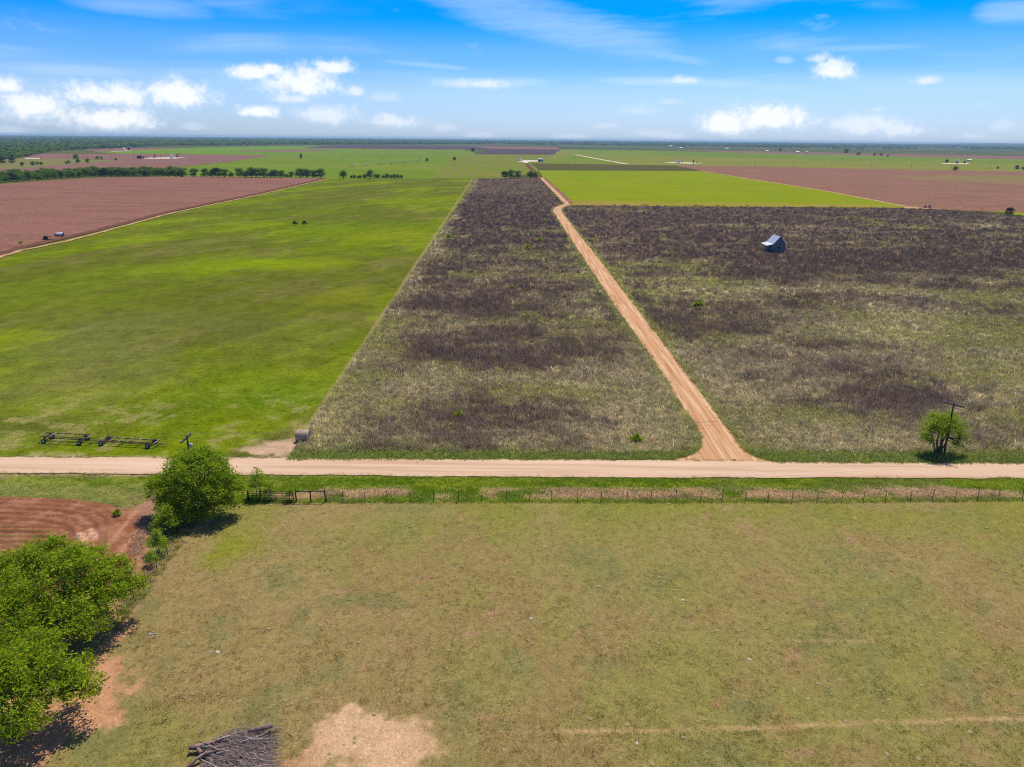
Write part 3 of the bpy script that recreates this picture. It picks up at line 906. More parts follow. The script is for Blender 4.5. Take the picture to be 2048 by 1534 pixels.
# clip the far edge to the fence line
u_ = np.linspace(0, 1, 331)
gx = pl[:, 0][:, None] * (1 - u_) + pr[:, 0][:, None] * u_
gy = np.repeat(ys[:, None], 331, 1)
f_ = fence_y(gx)
gy = 29 + (gy - 29) * (f_ - 29) / (73.5 - 29)
xs, yv = gx.ravel(), gy.ravel()
hz = (fbm(xs / 1.5, yv / 1.5, 71, 3) - .5) * .06 + .015
i = (np.arange(129)[:, None] * 331 + np.arange(330)[None, :]).ravel()
me = np_mesh('pasture', np.c_[xs, yv, 0.03 + hz], np.c_[i, i + 1, i + 332, i + 331], True)
set_col(me, col_pasture(xs, yv))
M_pasture = ground_mat('grazed_pasture', (0, 0, 0), [(0.62, 1.2, 0.48, 0.72, .45), (1.35, 3.2, 0.5, 0.66, .55), (0.5, 6.0, 0.5, 0.64, .5), (1.5, 10, .52, .66, .5)], [(4, 0.6, 0.1), (16, 0.55, 0.04)], attr=True)
tag(link('pasture', me, M_pasture), kind='structure')

# ---- ploughed field corner with curving furrows
SOIL_EDGE = np.array([(p.x, p.y) for p in gp([(-200, 992), (0, 995), (90, 998), (160, 1002), (215, 1012), (242, 1032), (256, 1060), (262, 1100), (262, 1150)])])


def furrow_dist(x, y):
    best = np.full(x.shape, 1e9)
    for a, b in zip(SOIL_EDGE[:-1], SOIL_EDGE[1:]):
        ab = b - a; L2 = (ab ** 2).sum()
        t_ = np.clip(((x - a[0]) * ab[0] + (y - a[1]) * ab[1]) / L2, 0, 1)
        best = np.minimum(best, np.hypot(x - a[0] - t_ * ab[0], y - a[1] - t_ * ab[1]))
    return best


TRACK_A, TRACK_B = G(313, 994), G(205, 1130)


def track_d(x, y):
    a, b = TRACK_A, TRACK_B
    d = (b - a).normalized()
    return (x - a.x) * d.y - (y - a.y) * d.x


def soil_h(x, y):
    d = furrow_dist(x, y)
    inner = sm(d, 5.2, 6.2)
    h = 0.055 * np.sin((d + (vn(x / 3, y / 3, 5) - .5) * .25) * 2 * np.pi / 1.0) * (1 - inner) * sm(d, 0, .6)
    h += 0.09 * np.sin((y + (vn(x / 6, y / 6, 3) - .5) * .3) * 2 * np.pi / 0.95) * inner
    h += (fbm(x / .5, y / .5, 81, 3) - .5) * .10
    td = np.abs(track_d(x, y))
    tr = np.exp(-((td - .85) / .22) ** 2)
    near = sm(td, 2.6, 1.6)
    h = h * (1 - near) - tr * 0.06
    return h


def soil_c(x, y):
    pxx, pyy = proj(x, y, 0)
    d = furrow_dist(x, y); n2 = fbm(x / 1.3, y / 1.3, 83, 4); n3 = fbm(x / .4, y / .4, 84, 3)
    c = lerp((0.225, 0.092, 0.046), (0.30, 0.14, 0.075), sm(n2, 0.4, 0.62))
    inner = sm(d, 5.4, 6.2) * (pxx < 215)
    row = sm(np.sin(y * 2 * np.pi / 0.95 + .6), 0.45, 0.85)
    c = lerp(c, (0.17, 0.16, 0.035), inner * row * sm(n3, 0.35, 0.55) * .75 * sm(pxx, 175, 130))
    c = lerp(c, (0.48, 0.26, 0.165), np.clip(blob(x, y, 172, 1075, 26, 16) * 1.6, 0, 1))
    td = np.abs(track_d(x, y)); tr = np.exp(-((td - .85) / .28) ** 2)
    c = lerp(c, (0.40, 0.20, 0.12), tr * .8)
    c = lerp(c, (0.17, 0.062, 0.035), sm(n3, 0.55, 0.7) * .5)
    c = lerp(c, (0.16, 0.066, 0.036), sm(np.sin(d * 2 * np.pi / 2.3 + n2 * 3), .2, .9) * .55 * sm(d, .5, 1.) )
    c = lerp(c, (0.34, 0.2, 0.13), sm(pxx + n2 * 20, 268, 300) * .5)
    return c


nx, ny = 330, 150
ya = np.linspace(0, 1, ny)
A0 = np.array([(p.x, p.y) for p in gp([(-200, 992), (0, 995), (90, 998), (160, 1002), (215, 1010), (250, 1024), (285, 1008), (312, 992)])])
topl = resample(A0, nx)
bot = resample([(p.x, p.y) for p in gp([(-200, 1190), (60, 1185), (200, 1185), (270, 1180), (293, 1162)])], nx)
g = topl[None] * (1 - ya[:, None, None]) + bot[None] * ya[:, None, None]
X, Y = g[..., 0].ravel(), g[..., 1].ravel()
i = (np.arange(ny - 1)[:, None] * nx + np.arange(nx - 1)[None, :]).ravel()
me = np_mesh('ploughed_corner', np.c_[X, Y, 0.14 + soil_h(X, Y)], np.c_[i, i + nx, i + nx + 1, i + 1], True)
if me.polygons[0].normal.z < 0: me.flip_normals()
set_col(me, soil_c(X, Y))
M_soilnear = ground_mat('red_tilled_soil', (0, 0, 0), [(0.65, 1.5, 0.48, 0.7, .5, (.5, 1.6, 1)), (1.25, 4, 0.5, 0.7, .5), (0.6, 9, .52, .7, .5)], [(4, .7, .12), (14, .5, .04)], attr=True)
tag(link('ploughed_corner', me, M_soilnear), kind='structure')
# loose ground to the left under the big trees
lo = [(p.x, p.y) for p in gp([(-260, 1125), (0, 1150), (120, 1165), (235, 1165), (262, 1200)])]
M_under = ground_mat('leaf_littered_dirt', (0.33, 0.17, 0.095), [((0.16, .15, .05), 0.5, .48, .62, .7), (0.6, 1.5, .45, .7, .6), (1.2, 5, .5, .7, .5)], [(4, .6, .1)])
flat('tree_ground', [Vector((a, b, 0)) for a, b in [(-62, 66), (-36, 64), (-33, 57), (-31, 50), (-29, 40), (-27, 26), (-62, 26)]], 0.016, M_under)

# ------------------------------------------------------------------ grass, weeds and other ground cover (scattered real tufts)
def tuft(name, nb, h, spread, wid, lean, seed, segs=2, branch=False):
    rg = np.random.default_rng(seed)
    v = []; f = []
    for k in range(nb):
        a = rg.uniform(0, 2 * np.pi); r_ = spread * math.sqrt(rg.uniform())
        bx, by = r_ * math.cos(a), r_ * math.sin(a)
        hh = h * rg.uniform(.55, 1.1); la = rg.uniform(0, 2 * np.pi); ln = lean * rg.uniform(.2, 1.2) * hh
        fa = rg.uniform(0, 2 * np.pi); wx, wy = math.cos(fa) * wid / 2, math.sin(fa) * wid / 2
        b0 = len(v)
        for s_ in range(segs):
            t_ = s_ / segs
            cx = bx + math.cos(la) * ln * t_ ** 1.8; cy = by + math.sin(la) * ln * t_ ** 1.8; cz = hh * t_ * (1 - .15 * t_)
            wt = 1 - .45 * t_
            v += [(cx - wx * wt, cy - wy * wt, cz), (cx + wx * wt, cy + wy * wt, cz)]
        v.append((bx + math.cos(la) * ln, by + math.sin(la) * ln, hh * .86))
        for s_ in range(segs - 1):
            q = b0 + 2 * s_
            f += [(q, q + 1, q + 3), (q, q + 3, q + 2)]
        q = b0 + 2 * (segs - 1)
        f.append((q, q + 1, q + 2))
    me_ = np_mesh(name, v, f)
    me_.materials.append(M_tuft)
    return bpy.data.objects.new(name, me_)


def proto_set(name, objs):
    c = bpy.data.collections.new(name)
    for o in objs: c.objects.link(o)
    return c


SET_WEED = proto_set('weed_shapes', [tuft('weed_shape', 13, 1.15, .42, .055, .2, 100 + k, 2) for k in range(4)])
SET_DRY = proto_set('dry_shapes', [tuft('dry_shape', 16, .95, .35, .05, .38, 200 + k, 2) for k in range(4)])
SET_GRASS = proto_set('grass_shapes', [tuft('grass_shape', 16, .45, .38, .05, .55, 300 + k, 2) for k in range(4)])
SET_TURF = proto_set('turf_shapes', [tuft('turf_shape', 9, .12, .16, .045, .9, 400 + k, 1) for k in range(4)])


def scatter(name, label, cat, xy, z, cols, scl, coll, npro=4, parent=None):
    n_ = len(xy)
    me_ = bpy.data.meshes.new(name)
    me_.vertices.add(n_)
    co = np.c_[xy, np.broadcast_to(z, (n_,))].astype(np.float32)
    me_.vertices.foreach_set('co', co.ravel())
    a = me_.attributes.new('col', 'FLOAT_COLOR', 'POINT')
    cc = np.ones((n_, 4), np.float32); cc[:, :3] = np.clip(cols, 0, 1); a.data.foreach_set('color', cc.ravel())
    a = me_.attributes.new('scl', 'FLOAT_VECTOR', 'POINT')
    sv = np.asarray(scl, np.float32)
    if sv.ndim == 1: sv = np.c_[sv, sv, sv]
    a.data.foreach_set('vector', np.ascontiguousarray(sv, np.float32).ravel())
    a = me_.attributes.new('rot', 'FLOAT_VECTOR', 'POINT')
    rv = np.zeros((n_, 3), np.float32); rv[:, 2] = RNG.uniform(0, 6.283, n_); rv[:, 0] = RNG.normal(0, .06, n_); rv[:, 1] = RNG.normal(0, .06, n_)
    a.data.foreach_set('vector', rv.ravel())
    a = me_.attributes.new('pick', 'INT', 'POINT'); a.data.foreach_set('value', RNG.integers(0, npro, n_).astype(np.int32))
    o = link(name, me_, None, parent)
    tag(o, label, cat, None, 'stuff')
    ng = bpy.data.node_groups.new(name + '_nodes', 'GeometryNodeTree')
    ng.interface.new_socket('Geometry', in_out='INPUT', socket_type='NodeSocketGeometry')
    ng.interface.new_socket('Geometry', in_out='OUTPUT', socket_type='NodeSocketGeometry')
    N = ng.nodes; Lk = ng.links
    gi = N.new('NodeGroupInput'); go = N.new('NodeGroupOutput')
    ci_ = N.new('GeometryNodeCollectionInfo'); ci_.inputs['Collection'].default_value = coll
    ci_.inputs['Separate Children'].default_value = True; ci_.inputs['Reset Children'].default_value = True
    ip = N.new('GeometryNodeInstanceOnPoints'); ip.inputs['Pick Instance'].default_value = True

    def na(nm, dt):
        q = N.new('GeometryNodeInputNamedAttribute'); q.data_type = dt; q.inputs['Name'].default_value = nm
        return q.outputs['Attribute']
    Lk.new(gi.outputs[0], ip.inputs['Points']); Lk.new(ci_.outputs[0], ip.inputs['Instance'])
    Lk.new(na('pick', 'INT'), ip.inputs['Instance Index'])
    er = N.new('FunctionNodeEulerToRotation'); Lk.new(na('rot', 'FLOAT_VECTOR'), er.inputs[0])
    Lk.new(er.outputs[0], ip.inputs['Rotation']); Lk.new(na('scl', 'FLOAT_VECTOR'), ip.inputs['Scale'])
    Lk.new(ip.outputs[0], go.inputs[0])
    md = o.modifiers.new('scatter', 'NODES'); md.node_group = ng
    return o


def jit(c, amt=.18):
    return c * RNG.uniform(1 - amt, 1 + amt, (len(c), 1)) * RNG.uniform(.94, 1.06, c.shape)


def inpoly(x, y, P):
    P = np.asarray([(p[0], p[1]) for p in P]); r_ = np.zeros(x.shape, bool)
    j = len(P) - 1
    for i_ in range(len(P)):
        xi, yi = P[i_]; xj, yj = P[j]
        c_ = ((yi > y) != (yj > y)) & (x < (xj - xi) * (y - yi) / (yj - yi + 1e-12) + xi)
        r_ ^= c_; j = i_
    return r_


def sample_px(n_, x0, x1, y0, y1, mixy=.5):
    """ground points, part spread evenly over the picture, part evenly over the ground"""
    px_ = RNG.uniform(x0, x1, n_); py_ = y0 + (y1 - y0) * RNG.uniform(0, 1, n_) ** .9
    d = np.array([fw.x, fw.y, fw.z])[None] + np.array([rt.x, rt.y, rt.z])[None] * ((px_ - 1024) / FPX)[:, None] + np.array([up.x, up.y, up.z])[None] * ((767 - py_) / FPX)[:, None]
    t_ = -CAM_H / d[:, 2]
    return d[:, 0] * t_, d[:, 1] * t_, px_, py_


def weeds_in(poly, n_, x0, x1, y0, y1, nm, lab):
    x, y, px_, py_ = sample_px(n_, x0, x1, y0, y1)
    k = inpoly(x, y, poly)
    x, y = x[k], y[k]
    d, g_, p_, n2 = weed_masks(x, y)
    dist = np.hypot(x, y)
    d = d + RNG.normal(0, .26, len(x)); g_ = g_ + RNG.normal(0, .24, len(x)); p_ = p_ + RNG.normal(0, .24, len(x))
    big = np.interp(dist, [80, 200, 450, 760], [.95, 1.15, 1.7, 2.2])
    isd = (d > .5) & (d > g_) & (d > p_ - .05)
    isp = ~isd & (p_ > .42) & (p_ > g_)
    isg = ~isd & ~isp
    for mk, col, cset, nmm, lb, hs in ((isd, CW_D, SET_WEED, 'dead_weeds', 'dark brown standing dead weeds covering ', (.75, .95)), (isp, CW_P, SET_DRY, 'dry_grass', 'pale dry bunch grass scattered through ', (.7, .9)), (isg, CW_G, SET_GRASS, 'green_grass', 'patches of green grass growing in ', (1.0, 1.0))):
        m_ = mk
        cc = np.tile(np.array(col), (m_.sum(), 1)) * 1.12
        cc = cc * .42 + .58 * col_weed(x[m_] + RNG.normal(0, 2.0, m_.sum()), y[m_] + RNG.normal(0, 3.0, m_.sum()))
        cc = cc * np.exp(RNG.normal(0, .18, (m_.sum(), 1))) * np.interp(y[m_], [80, 150, 260, 420], [1.48, 1.3, 1.02, .85])[:, None]
        if col is CW_G:
            cc = lerp(cc, (0.25, 0.22, 0.10), RNG.uniform(0, .8, m_.sum()))
            fr_ = sm(y[m_], np.array(86.5), np.array(83.0))
            cc = lerp(cc, (0.17, 0.23, 0.035), fr_ * RNG.uniform(.5, 1, m_.sum()))
        if col is CW_D:
            cc = lerp(cc, (0.14, 0.10, 0.085), RNG.uniform(0, 1, m_.sum()) ** 2)
            cc = lerp(cc, (0.095, 0.075, 0.08), sm(y[m_], 180., 420.) * .7)
        if col is CW_P: cc = lerp(cc, (0.17, 0.15, 0.09), RNG.uniform(0, .9, m_.sum()))
        lone = RNG.uniform(0, 1, m_.sum()) < .05
        cc = np.where(lone[:, None], cc * RNG.choice([.78, 1.15], (m_.sum(), 1)), cc)
        s_ = np.where(lone, 1.75, 1.0) * big[m_] * np.clip(np.exp(RNG.normal(-.15, .32, m_.sum())), .4, 1.7)
        hh = np.where(lone, 1.35, 1.0) * np.minimum(s_, 1.0 + (s_ - 1) * .25) * hs[1] * sm(np.hypot(x[m_], y[m_]), 60, 140) * .35 + np.minimum(s_, 1.2) * hs[0] * .95
        scatter(nmm, lb + lab, 'weeds' if col is CW_D else 'grass', np.c_[x[m_], y[m_]], .02, jit(cc), np.c_[s_, s_, hh], cset)


plot_poly = list(map(tuple, Lp)) + list(map(tuple, Rp[::-1]))
field_poly = rowsL + TOPROW + rowsR[::-1]
weeds_in(plot_poly, 95000, 570, 1410, 358, 922, 'plot', 'the plot left of the orange lane')
weeds_in(field_poly, 90000, 1100, 2080, 411, 930, 'field', 'the field right of the orange lane')

# verge
x, y, px_, py_ = sample_px(26000, -30, 2080, 944, 1022)
ok = (y < np.interp(x, [p[0] for p in rb_], [p[1] for p in rb_]) - .25) & (((px_ > 430) & (y > fence_y(x) - .3)) | ((px_ <= 430) & ~inpoly(x, y, list(map(tuple, topl)) + list(map(tuple, bot[::-1])))))
x, y, px_, py_ = x[ok], y[ok], px_[ok], py_[ok]
_, _, n1, n2, dead = verge_masks(x, y)
isdead = dead + RNG.normal(0, .12, len(x)) > .5
cc = col_verge(x, y) * 1.55
cc = lerp(cc, (0.15, 0.22, 0.012), (~isdead) * RNG.uniform(0, .8, len(x)) * (px_ > 430))
sz = RNG.uniform(.5, 1.05, len(x)) * np.where(isdead, .95, 1.0) * np.where(px_ < 430, .7, 1)
k = ~isdead
scatter('verge_grass', 'tall green grass on the verge between gravel road and wire fence', 'grass', np.c_[x[k], y[k]], .02, jit(cc[k]), np.c_[sz[k], sz[k], sz[k] * .62], SET_GRASS)
k = isdead
scatter('dead_verge_grass', 'strip of tan dead grass along the roadside wire fence', 'grass', np.c_[x[k], y[k]], .02, jit(cc[k]), np.c_[sz[k] * 1.1, sz[k] * 1.1, sz[k] * .5], SET_DRY)

# stray tufts creeping over the road and lane edges
ex_, ey_ = [], []
for line, n_, sg in ((qa, 2600, .28), (qb, 3000, .30), (aL[:260], 900, .35), (aR[:260], 900, .35)):
    k = RNG.integers(0, len(line), n_)
    k = k[fbm(k * .08, k * 0 + 2.2, 77, 3) + RNG.uniform(-.15, .15, n_) > .45]
    ex_.append(line[k, 0] + RNG.normal(0, sg, len(k))); ey_.append(line[k, 1] + RNG.normal(0, sg, len(k)))
ex_, ey_ = np.concatenate(ex_), np.concatenate(ey_)
cc = lerp(np.tile((.12, .17, .012), (len(ex_), 1)), (.30, .23, .10), RNG.uniform(0, 1, len(ex_)) ** 1.5)
s_ = RNG.uniform(.3, .75, len(ex_))
scatter('edge_grass', 'ragged grass tufts creeping over the road and lane edges', 'grass', np.c_[ex_, ey_], .05, jit(cc), np.c_[s_, s_, s_ * .7], SET_GRASS)

# green field tufts beside the road
x, y, px_, py_ = sample_px(22000, -30, 950, 640, 915)
ex = np.interp(y, [PLOT_L[0].y, PLOT_L[1].y], [PLOT_L[0].x, PLOT_L[1].x])
ok = (x < ex - .3) & (y > np.interp(x, [p[0] for p in rt_], [p[1] for p in rt_]) + .2) & (RNG.uniform(0, 1, len(x)) < sm(py_, 600, 900) + .25)
x, y, py_ = x[ok], y[ok], py_[ok]
c0 = col_green(x, y); bare = c0[:, 0] > .25
cc = jit(c0 * 1.22); k = (~bare) | (RNG.uniform(0, 1, len(x)) < .15)
s_ = RNG.uniform(.45, 1.0, len(x)) * np.interp(py_, [640, 900], [1.2, .85])
scatter('field_grass', 'short green grass of the field left of the plot', 'grass', np.c_[x[k], y[k]], .0, cc[k], np.c_[s_[k], s_[k], s_[k] * .38], SET_GRASS)

# pasture turf
x, y, px_, py_ = sample_px(95000, -20, 2070, 1000, 1545)
ok = (y < fence_y(x) - .15) & (x > side_x(y) + .3)
x, y = x[ok], y[ok]
b_, under, n2, n3 = bare_masks(x, y)
bareness = np.maximum(b_, under) + (n2 - .5) * .6
ppx, ppy = proj(x, y, 0)
onpath = np.exp(-((ppy - np.interp(ppx, [1000, 1200, 1500, 1850, 2060], [1466, 1464, 1457, 1443, 1438])) / 5) ** 2) * (ppx > 1000)
k = (RNG.uniform(0, 1, len(x)) > np.clip(np.maximum(bareness * 1.4, onpath), 0, .93)) & (fbm(x / .8, y / .8, 91, 3) + RNG.uniform(-.25, .25, len(x)) > .42)
x, y = x[k], y[k]
cc = col_pasture(x, y) * 1.18
cc = lerp(cc, (0.10, 0.12, 0.035), (RNG.uniform(0, 1, len(x)) < .12) * .6)
cc = lerp(cc, (0.29, 0.235, 0.11), (RNG.uniform(0, 1, len(x)) < .22) * .6)
s_ = RNG.uniform(.45, 1.15, len(x)) ** 1.5
scatter('pasture_turf', 'short grazed olive and tan grass of the foreground pasture', 'grass', np.c_[x, y], .03, jit(cc, .22), np.c_[s_, s_, s_ * RNG.uniform(.5, 1.1, len(x))], SET_TURF)

# ------------------------------------------------------------------ trees
def leaf_cloud(cent, nper, sig, size, rg, droop=.4, aspect=.45):
    """quads scattered round clump centres (k,3)"""
    k = len(cent)
    c = np.repeat(cent, nper, 0) + rg.normal(0, 1, (k * nper, 3)) * np.array([sig, sig, sig * .7])
    n_ = len(c)
    d = rg.normal(0, 1, (n_, 3)); d[:, 2] = d[:, 2] * .5 - droop
    d /= np.linalg.norm(d, axis=1)[:, None]
    o_ = rg.normal(0, 1, (n_, 3)); o_[:, 2] += .8
    s_ = np.cross(d, o_); s_ /= np.linalg.norm(s_, axis=1)[:, None] + 1e-9
    L = size * np.exp(rg.normal(-.05, .32, n_))[:, None]; Wd = L * aspect
    v = np.stack([c - d * L / 2, c + s_ * Wd / 2, c + d * L / 2, c - s_ * Wd / 2], 1).reshape(-1, 3)
    f = np.arange(n_ * 4).reshape(-1, 4)
    return v, f


def make_tree(name, loc, lobes, nclump, nper, sig, size, lmat, stems, seed, rz=0.0, bark=M_bark, droop=.4, shell=.55, crook=.25, limb_r=.5, aspect=.45):
    """lobes (cx,cy,cz,rx,ry,rz) about the base; stems: (dx,dy,height,radius) of each trunk"""
    rg = np.random.default_rng(seed)
    root = empty(name, loc, rz)
    vol = np.array([l[3] * l[4] * l[5] for l in lobes]) ** .67; vol /= vol.sum()
    cents = []; owner = []
    for li, l in enumerate(lobes):
        m_ = max(3, int(nclump * vol[li]))
        d = rg.normal(0, 1, (m_, 3)); d /= np.linalg.norm(d, axis=1)[:, None]
        d[:, 2] = np.where(d[:, 2] < -.35, -d[:, 2], d[:, 2])
        r_ = (shell + (1.06 - shell) * rg.uniform(0, 1, m_)) * (1 + rg.normal(0, .10, m_))
        cents.append(np.array(l[:3]) + d * r_[:, None] * np.array(l[3:])); owner += [li] * m_
    cents = np.concatenate(cents); owner = np.array(owner)
    cents = cents[cents[:, 2] > .25]; owner = owner[:len(cents)]
    v, f = leaf_cloud(cents, nper, sig, size, rg, droop, aspect)
    v[:, 2] = np.maximum(v[:, 2], .05)
    crown = link('crown', np_mesh('crown', v, f), lmat, root)
    mb = MB()
    forks = []
    for (dx, dy, hh, rad) in stems:
        p = [Vector((dx * .25, dy * .25, -.1))]
        for q in range(1, 5):
            t_ = q / 4
            p.append(Vector((dx * (.25 + .75 * t_) + rg.normal(0, crook * .3), dy * (.25 + .75 * t_) + rg.normal(0, crook * .3), hh * t_)))
        mb.tube(p, [rad * (1.25 - .6 * q / 4) for q in range(5)], 7)
        forks.append(p[-1]); forks.append(p[-2])
    for li, l in enumerate(lobes):
        c = Vector(l[:3])
        s_ = min(forks, key=lambda q: (q - c).length)
        mid = (s_ + c) / 2 + Vector((rg.normal(0, crook), rg.normal(0, crook), rg.normal(0, crook * .4)))
        r_ = limb_r * .2
        mb.tube([s_, mid, c], [r_, r_ * .7, r_ * .4], 5)
        idx = np.where(owner == li)[0]
        for q in idx[:: max(1, len(idx) // 14)]:
            e = Vector(cents[q])
            st = mid.lerp(c, rg.uniform(0, 1))
            mb.tube([st, (st + e) / 2 + Vector((rg.normal(0, .2), rg.normal(0, .2), rg.normal(0, .15))), e], [r_ * .4, r_ * .25, r_ * .1], 4)
    mb.build('trunk', bark, root, True)
    return root


def rand_lobes(rg, n_, rad, h0, h1, lr):
    out = []
    for k in range(n_):
        a = rg.uniform(0, 6.283); r_ = rad * math.sqrt(rg.uniform(.05, 1)) * .72
        z_ = rg.uniform(h0, h1) * (1 - .25 * (r_ / rad) ** 2)
        q = lr * rg.uniform(.75, 1.2)
        out.append((r_ * math.cos(a), r_ * math.sin(a), z_, q, q, q * rg.uniform(.6, .8)))
    return out


# the big pair of trees at the left edge
rgA = np.random.default_rng(5)
P1 = G(125, 1258)
t = make_tree('mesquite_tree', P1, [(0, 0, 4.6, 3.0, 3.0, 1.9), (3.6, .6, 3.6, 1.9, 1.9, 1.4), (5.2, 1.6, 2.7, 1.2, 1.2, 1.2), (-3.2, 1.0, 4.6, 2.4, 2.4, 1.8), (.8, 2.8, 4.2, 2.2, 2.2, 1.6), (2.2, -2.2, 3.4, 2.0, 2.0, 1.5), (-2.2, -2.2, 4.0, 2.2, 2.2, 1.6), (-5.4, -.6, 4.0, 2.3, 2.3, 1.6), (4.2, -2.4, 2.6, 1.5, 1.5, 1.0), (1.6, .2, 5.8, 1.6, 1.6, 1.2), (-1.4, 1.6, 6.0, 1.7, 1.7, 1.2), (3.4, 1.8, 3.8, 1.8, 1.8, 1.3), (4.6, -.4, 3.0, 1.5, 1.5, 1.2), (3.4, -3.2, 2.8, 1.4, 1.4, 1.0), (.6, -3.2, 3.4, 1.8, 1.8, 1.3)],
              800, 66, .28, .21, M_leaf, [(.6, .3, 3.0, .26), (-1.0, .2, 3.2, .22), (.8, -1.1, 2.6, .18)], 51)
tag(t, 'wide bushy green mesquite at left edge, its crown overlapping the ploughed corner', 'tree')
P2 = G(38, 1468)
t = make_tree('mesquite_tree', P2, [(0, 0, 4.2, 2.6, 2.6, 1.8), (2.6, .8, 3.4, 1.8, 1.8, 1.3), (4.0, 1.2, 2.7, 1.3, 1.3, .9), (-2.6, .8, 4.2, 2.2, 2.2, 1.6), (.4, 2.4, 4.4, 2.0, 2.0, 1.5), (1.6, -1.8, 3.0, 1.7, 1.7, 1.3), (-1.6, -2.0, 3.4, 2.2, 2.2, 1.5), (3.0, 2.8, 3.0, 1.3, 1.3, .9), (.2, -.2, 5.4, 1.6, 1.6, 1.1)],
              430, 66, .28, .21, M_leaf, [(.5, .4, 2.8, .24), (-.9, -.3, 2.9, .2), (.9, -.9, 2.4, .16)], 52)
tag(t, 'green mesquite in the bottom left corner casting shade on orange dirt', 'tree')
P2b = G(-30, 1345)
t = make_tree('mesquite_tree', P2b, [(0, 0, 4.4, 2.6, 2.6, 1.8), (2.4, .6, 3.8, 2.0, 2.0, 1.5), (1.2, 2.0, 4.2, 2.0, 2.0, 1.5), (1.8, -1.8, 3.2, 1.9, 1.9, 1.4), (3.8, .2, 2.9, 1.4, 1.4, 1.1), (-2.4, .4, 4.2, 2.0, 2.0, 1.6)],
              320, 60, .34, .21, M_leaf, [(.5, .4, 2.8, .22), (-.7, -.3, 2.9, .2)], 57)
tag(t, 'mesquite cut by the left picture edge between the two larger mesquites', 'tree')
# round tree by the gate
P3 = G(398, 1030)
t = make_tree('hackberry_tree', P3, [(0, 0, 4.3, 3.0, 2.8, 2.3), (-2.6, -.3, 3.2, 2.3, 2.1, 1.7), (2.7, 0, 3.6, 2.2, 2.1, 1.8), (.4, 1.2, 5.6, 2.2, 2.0, 1.6), (-1.2, .8, 5.0, 2.0, 2.0, 1.5), (1.8, .8, 4.9, 2.0, 1.9, 1.5), (-.6, -1.7, 2.6, 2.2, 1.6, 1.6), (1.7, -1.6, 2.5, 1.9, 1.5, 1.4), (-2.4, -1.2, 2.0, 1.5, 1.3, 1.3), (3.9, .4, 2.9, 1.2, 1.2, 1.2), (-3.9, .4, 3.4, 1.1, 1.1, .9), (-.4, -1.9, 1.1, 1.7, 1.3, 1.1), (1.4, -1.4, 1.2, 1.6, 1.3, 1.1), (-2.2, -.8, 1.2, 1.5, 1.3, 1.1), (2.9, -.3, 1.5, 1.4, 1.3, 1.2)],
              760, 66, .27, .19, M_leaf_b, [(.5, .2, 3.0, .2), (-.8, .2, 3.0, .18), (.2, -.7, 2.7, .16), (1.1, .5, 2.8, .15)], 53)
tag(t, 'dense round green tree beside the gravel road, growing around a utility pole', 'tree')
# pale-leaved tree at the right-hand pole
P4 = G(1876, 909)
t = make_tree('young_elm_tree', P4, [(-.4, 0, 3.9, 2.2, 2.0, 1.6), (-1.6, -.2, 3.2, 1.5, 1.4, 1.2), (1.6, .1, 3.5, 1.6, 1.5, 1.4), (.6, .4, 4.7, 1.5, 1.4, 1.0), (-1.0, .2, 4.6, 1.3, 1.3, .9), (-2.6, -.2, 2.5, .9, .9, .7), (2.4, .2, 2.3, 1.0, 1.0, 1.2), (1.7, -.3, 1.5, 1.0, .9, 1.0), (-1.7, -.3, 2.0, .9, .9, .7), (0, .8, 3.0, 1.8, 1.0, 1.0)],
              300, 34, .26, .18, M_leaf_y, [(-.6, .1, 3.4, .13), (.3, .1, 3.6, .12), (1.0, 0, 3.2, .1), (-1.4, 0, 3.0, .1), (.7, .4, 3.5, .1), (-.2, -.3, 3.2, .1)], 54, shell=.35)
tag(t, 'airy lime green tree with several dark stems at the right utility pole', 'tree')
# small growth by the gate and along the side fence
for (px_, py_, sc_, lm, lab, sd_) in [(519, 995, 1.0, M_leaf_y, 'spindly yellow green sapling rising behind the pipe gate near round tree', 61), (541, 999, .62, M_leaf_b, 'short bushy sapling growing at the middle of the pipe gate', 62), (581, 1002, .5, M_leaf_b, 'low dark bush at the right end of the pipe gate', 63), (334, 1072, 1.0, M_leaf_y, 'small round bright bush in front of the big round tree', 64), (318, 1108, .8, M_leaf_y, 'low green bush on the side fence below the round bush', 65), (303, 1134, .5, M_leaf_y, 'tiny green bush at the side fence posts', 66)]:
    rg_ = np.random.default_rng(sd_)
    t = make_tree('sapling', G(px_, py_), [(0, 0, 1.9, .8, .8, 1.0), (-.6, 0, 1.3, .6, .6, .6), (.7, .1, 1.5, .6, .6, .6), (.1, .1, 2.7, .45, .45, .7)], 60, 26, .2, .17, lm, [(.1, 0, 1.8, .05), (-.3, 0, 1.4, .04)], sd_, limb_r=.12)
    t.scale = (sc_ * 1.15, sc_ * 1.15, sc_)
    tag(t, lab, 'bush')

# hedgerow and far trees: a few crowns, copied
VAR = []
for k in range(6):
    rg_ = np.random.default_rng(70 + k)
    lb = rand_lobes(rg_, 6, 3.4, 3.0, 6.2, 1.9) + [(0, 0, 4.2, 2.8, 2.8, 2.8), (2.0, .5, 1.7, 1.9, 1.9, 1.6), (-2.1, -.4, 1.7, 1.9, 1.9, 1.6), (.2, -1.8, 1.5, 1.9, 1.6, 1.5)]
    t = make_tree('hedgerow_tree', (0, -500, -60), lb, 150, 26, .5, .5, M_leaf_far if k != 4 else M_leaf_dark, [(.3, 0, 3.4, .22), (-.5, .2, 3.2, .18)], 80 + k, limb_r=.5)
    VAR.append(t)
used = set()


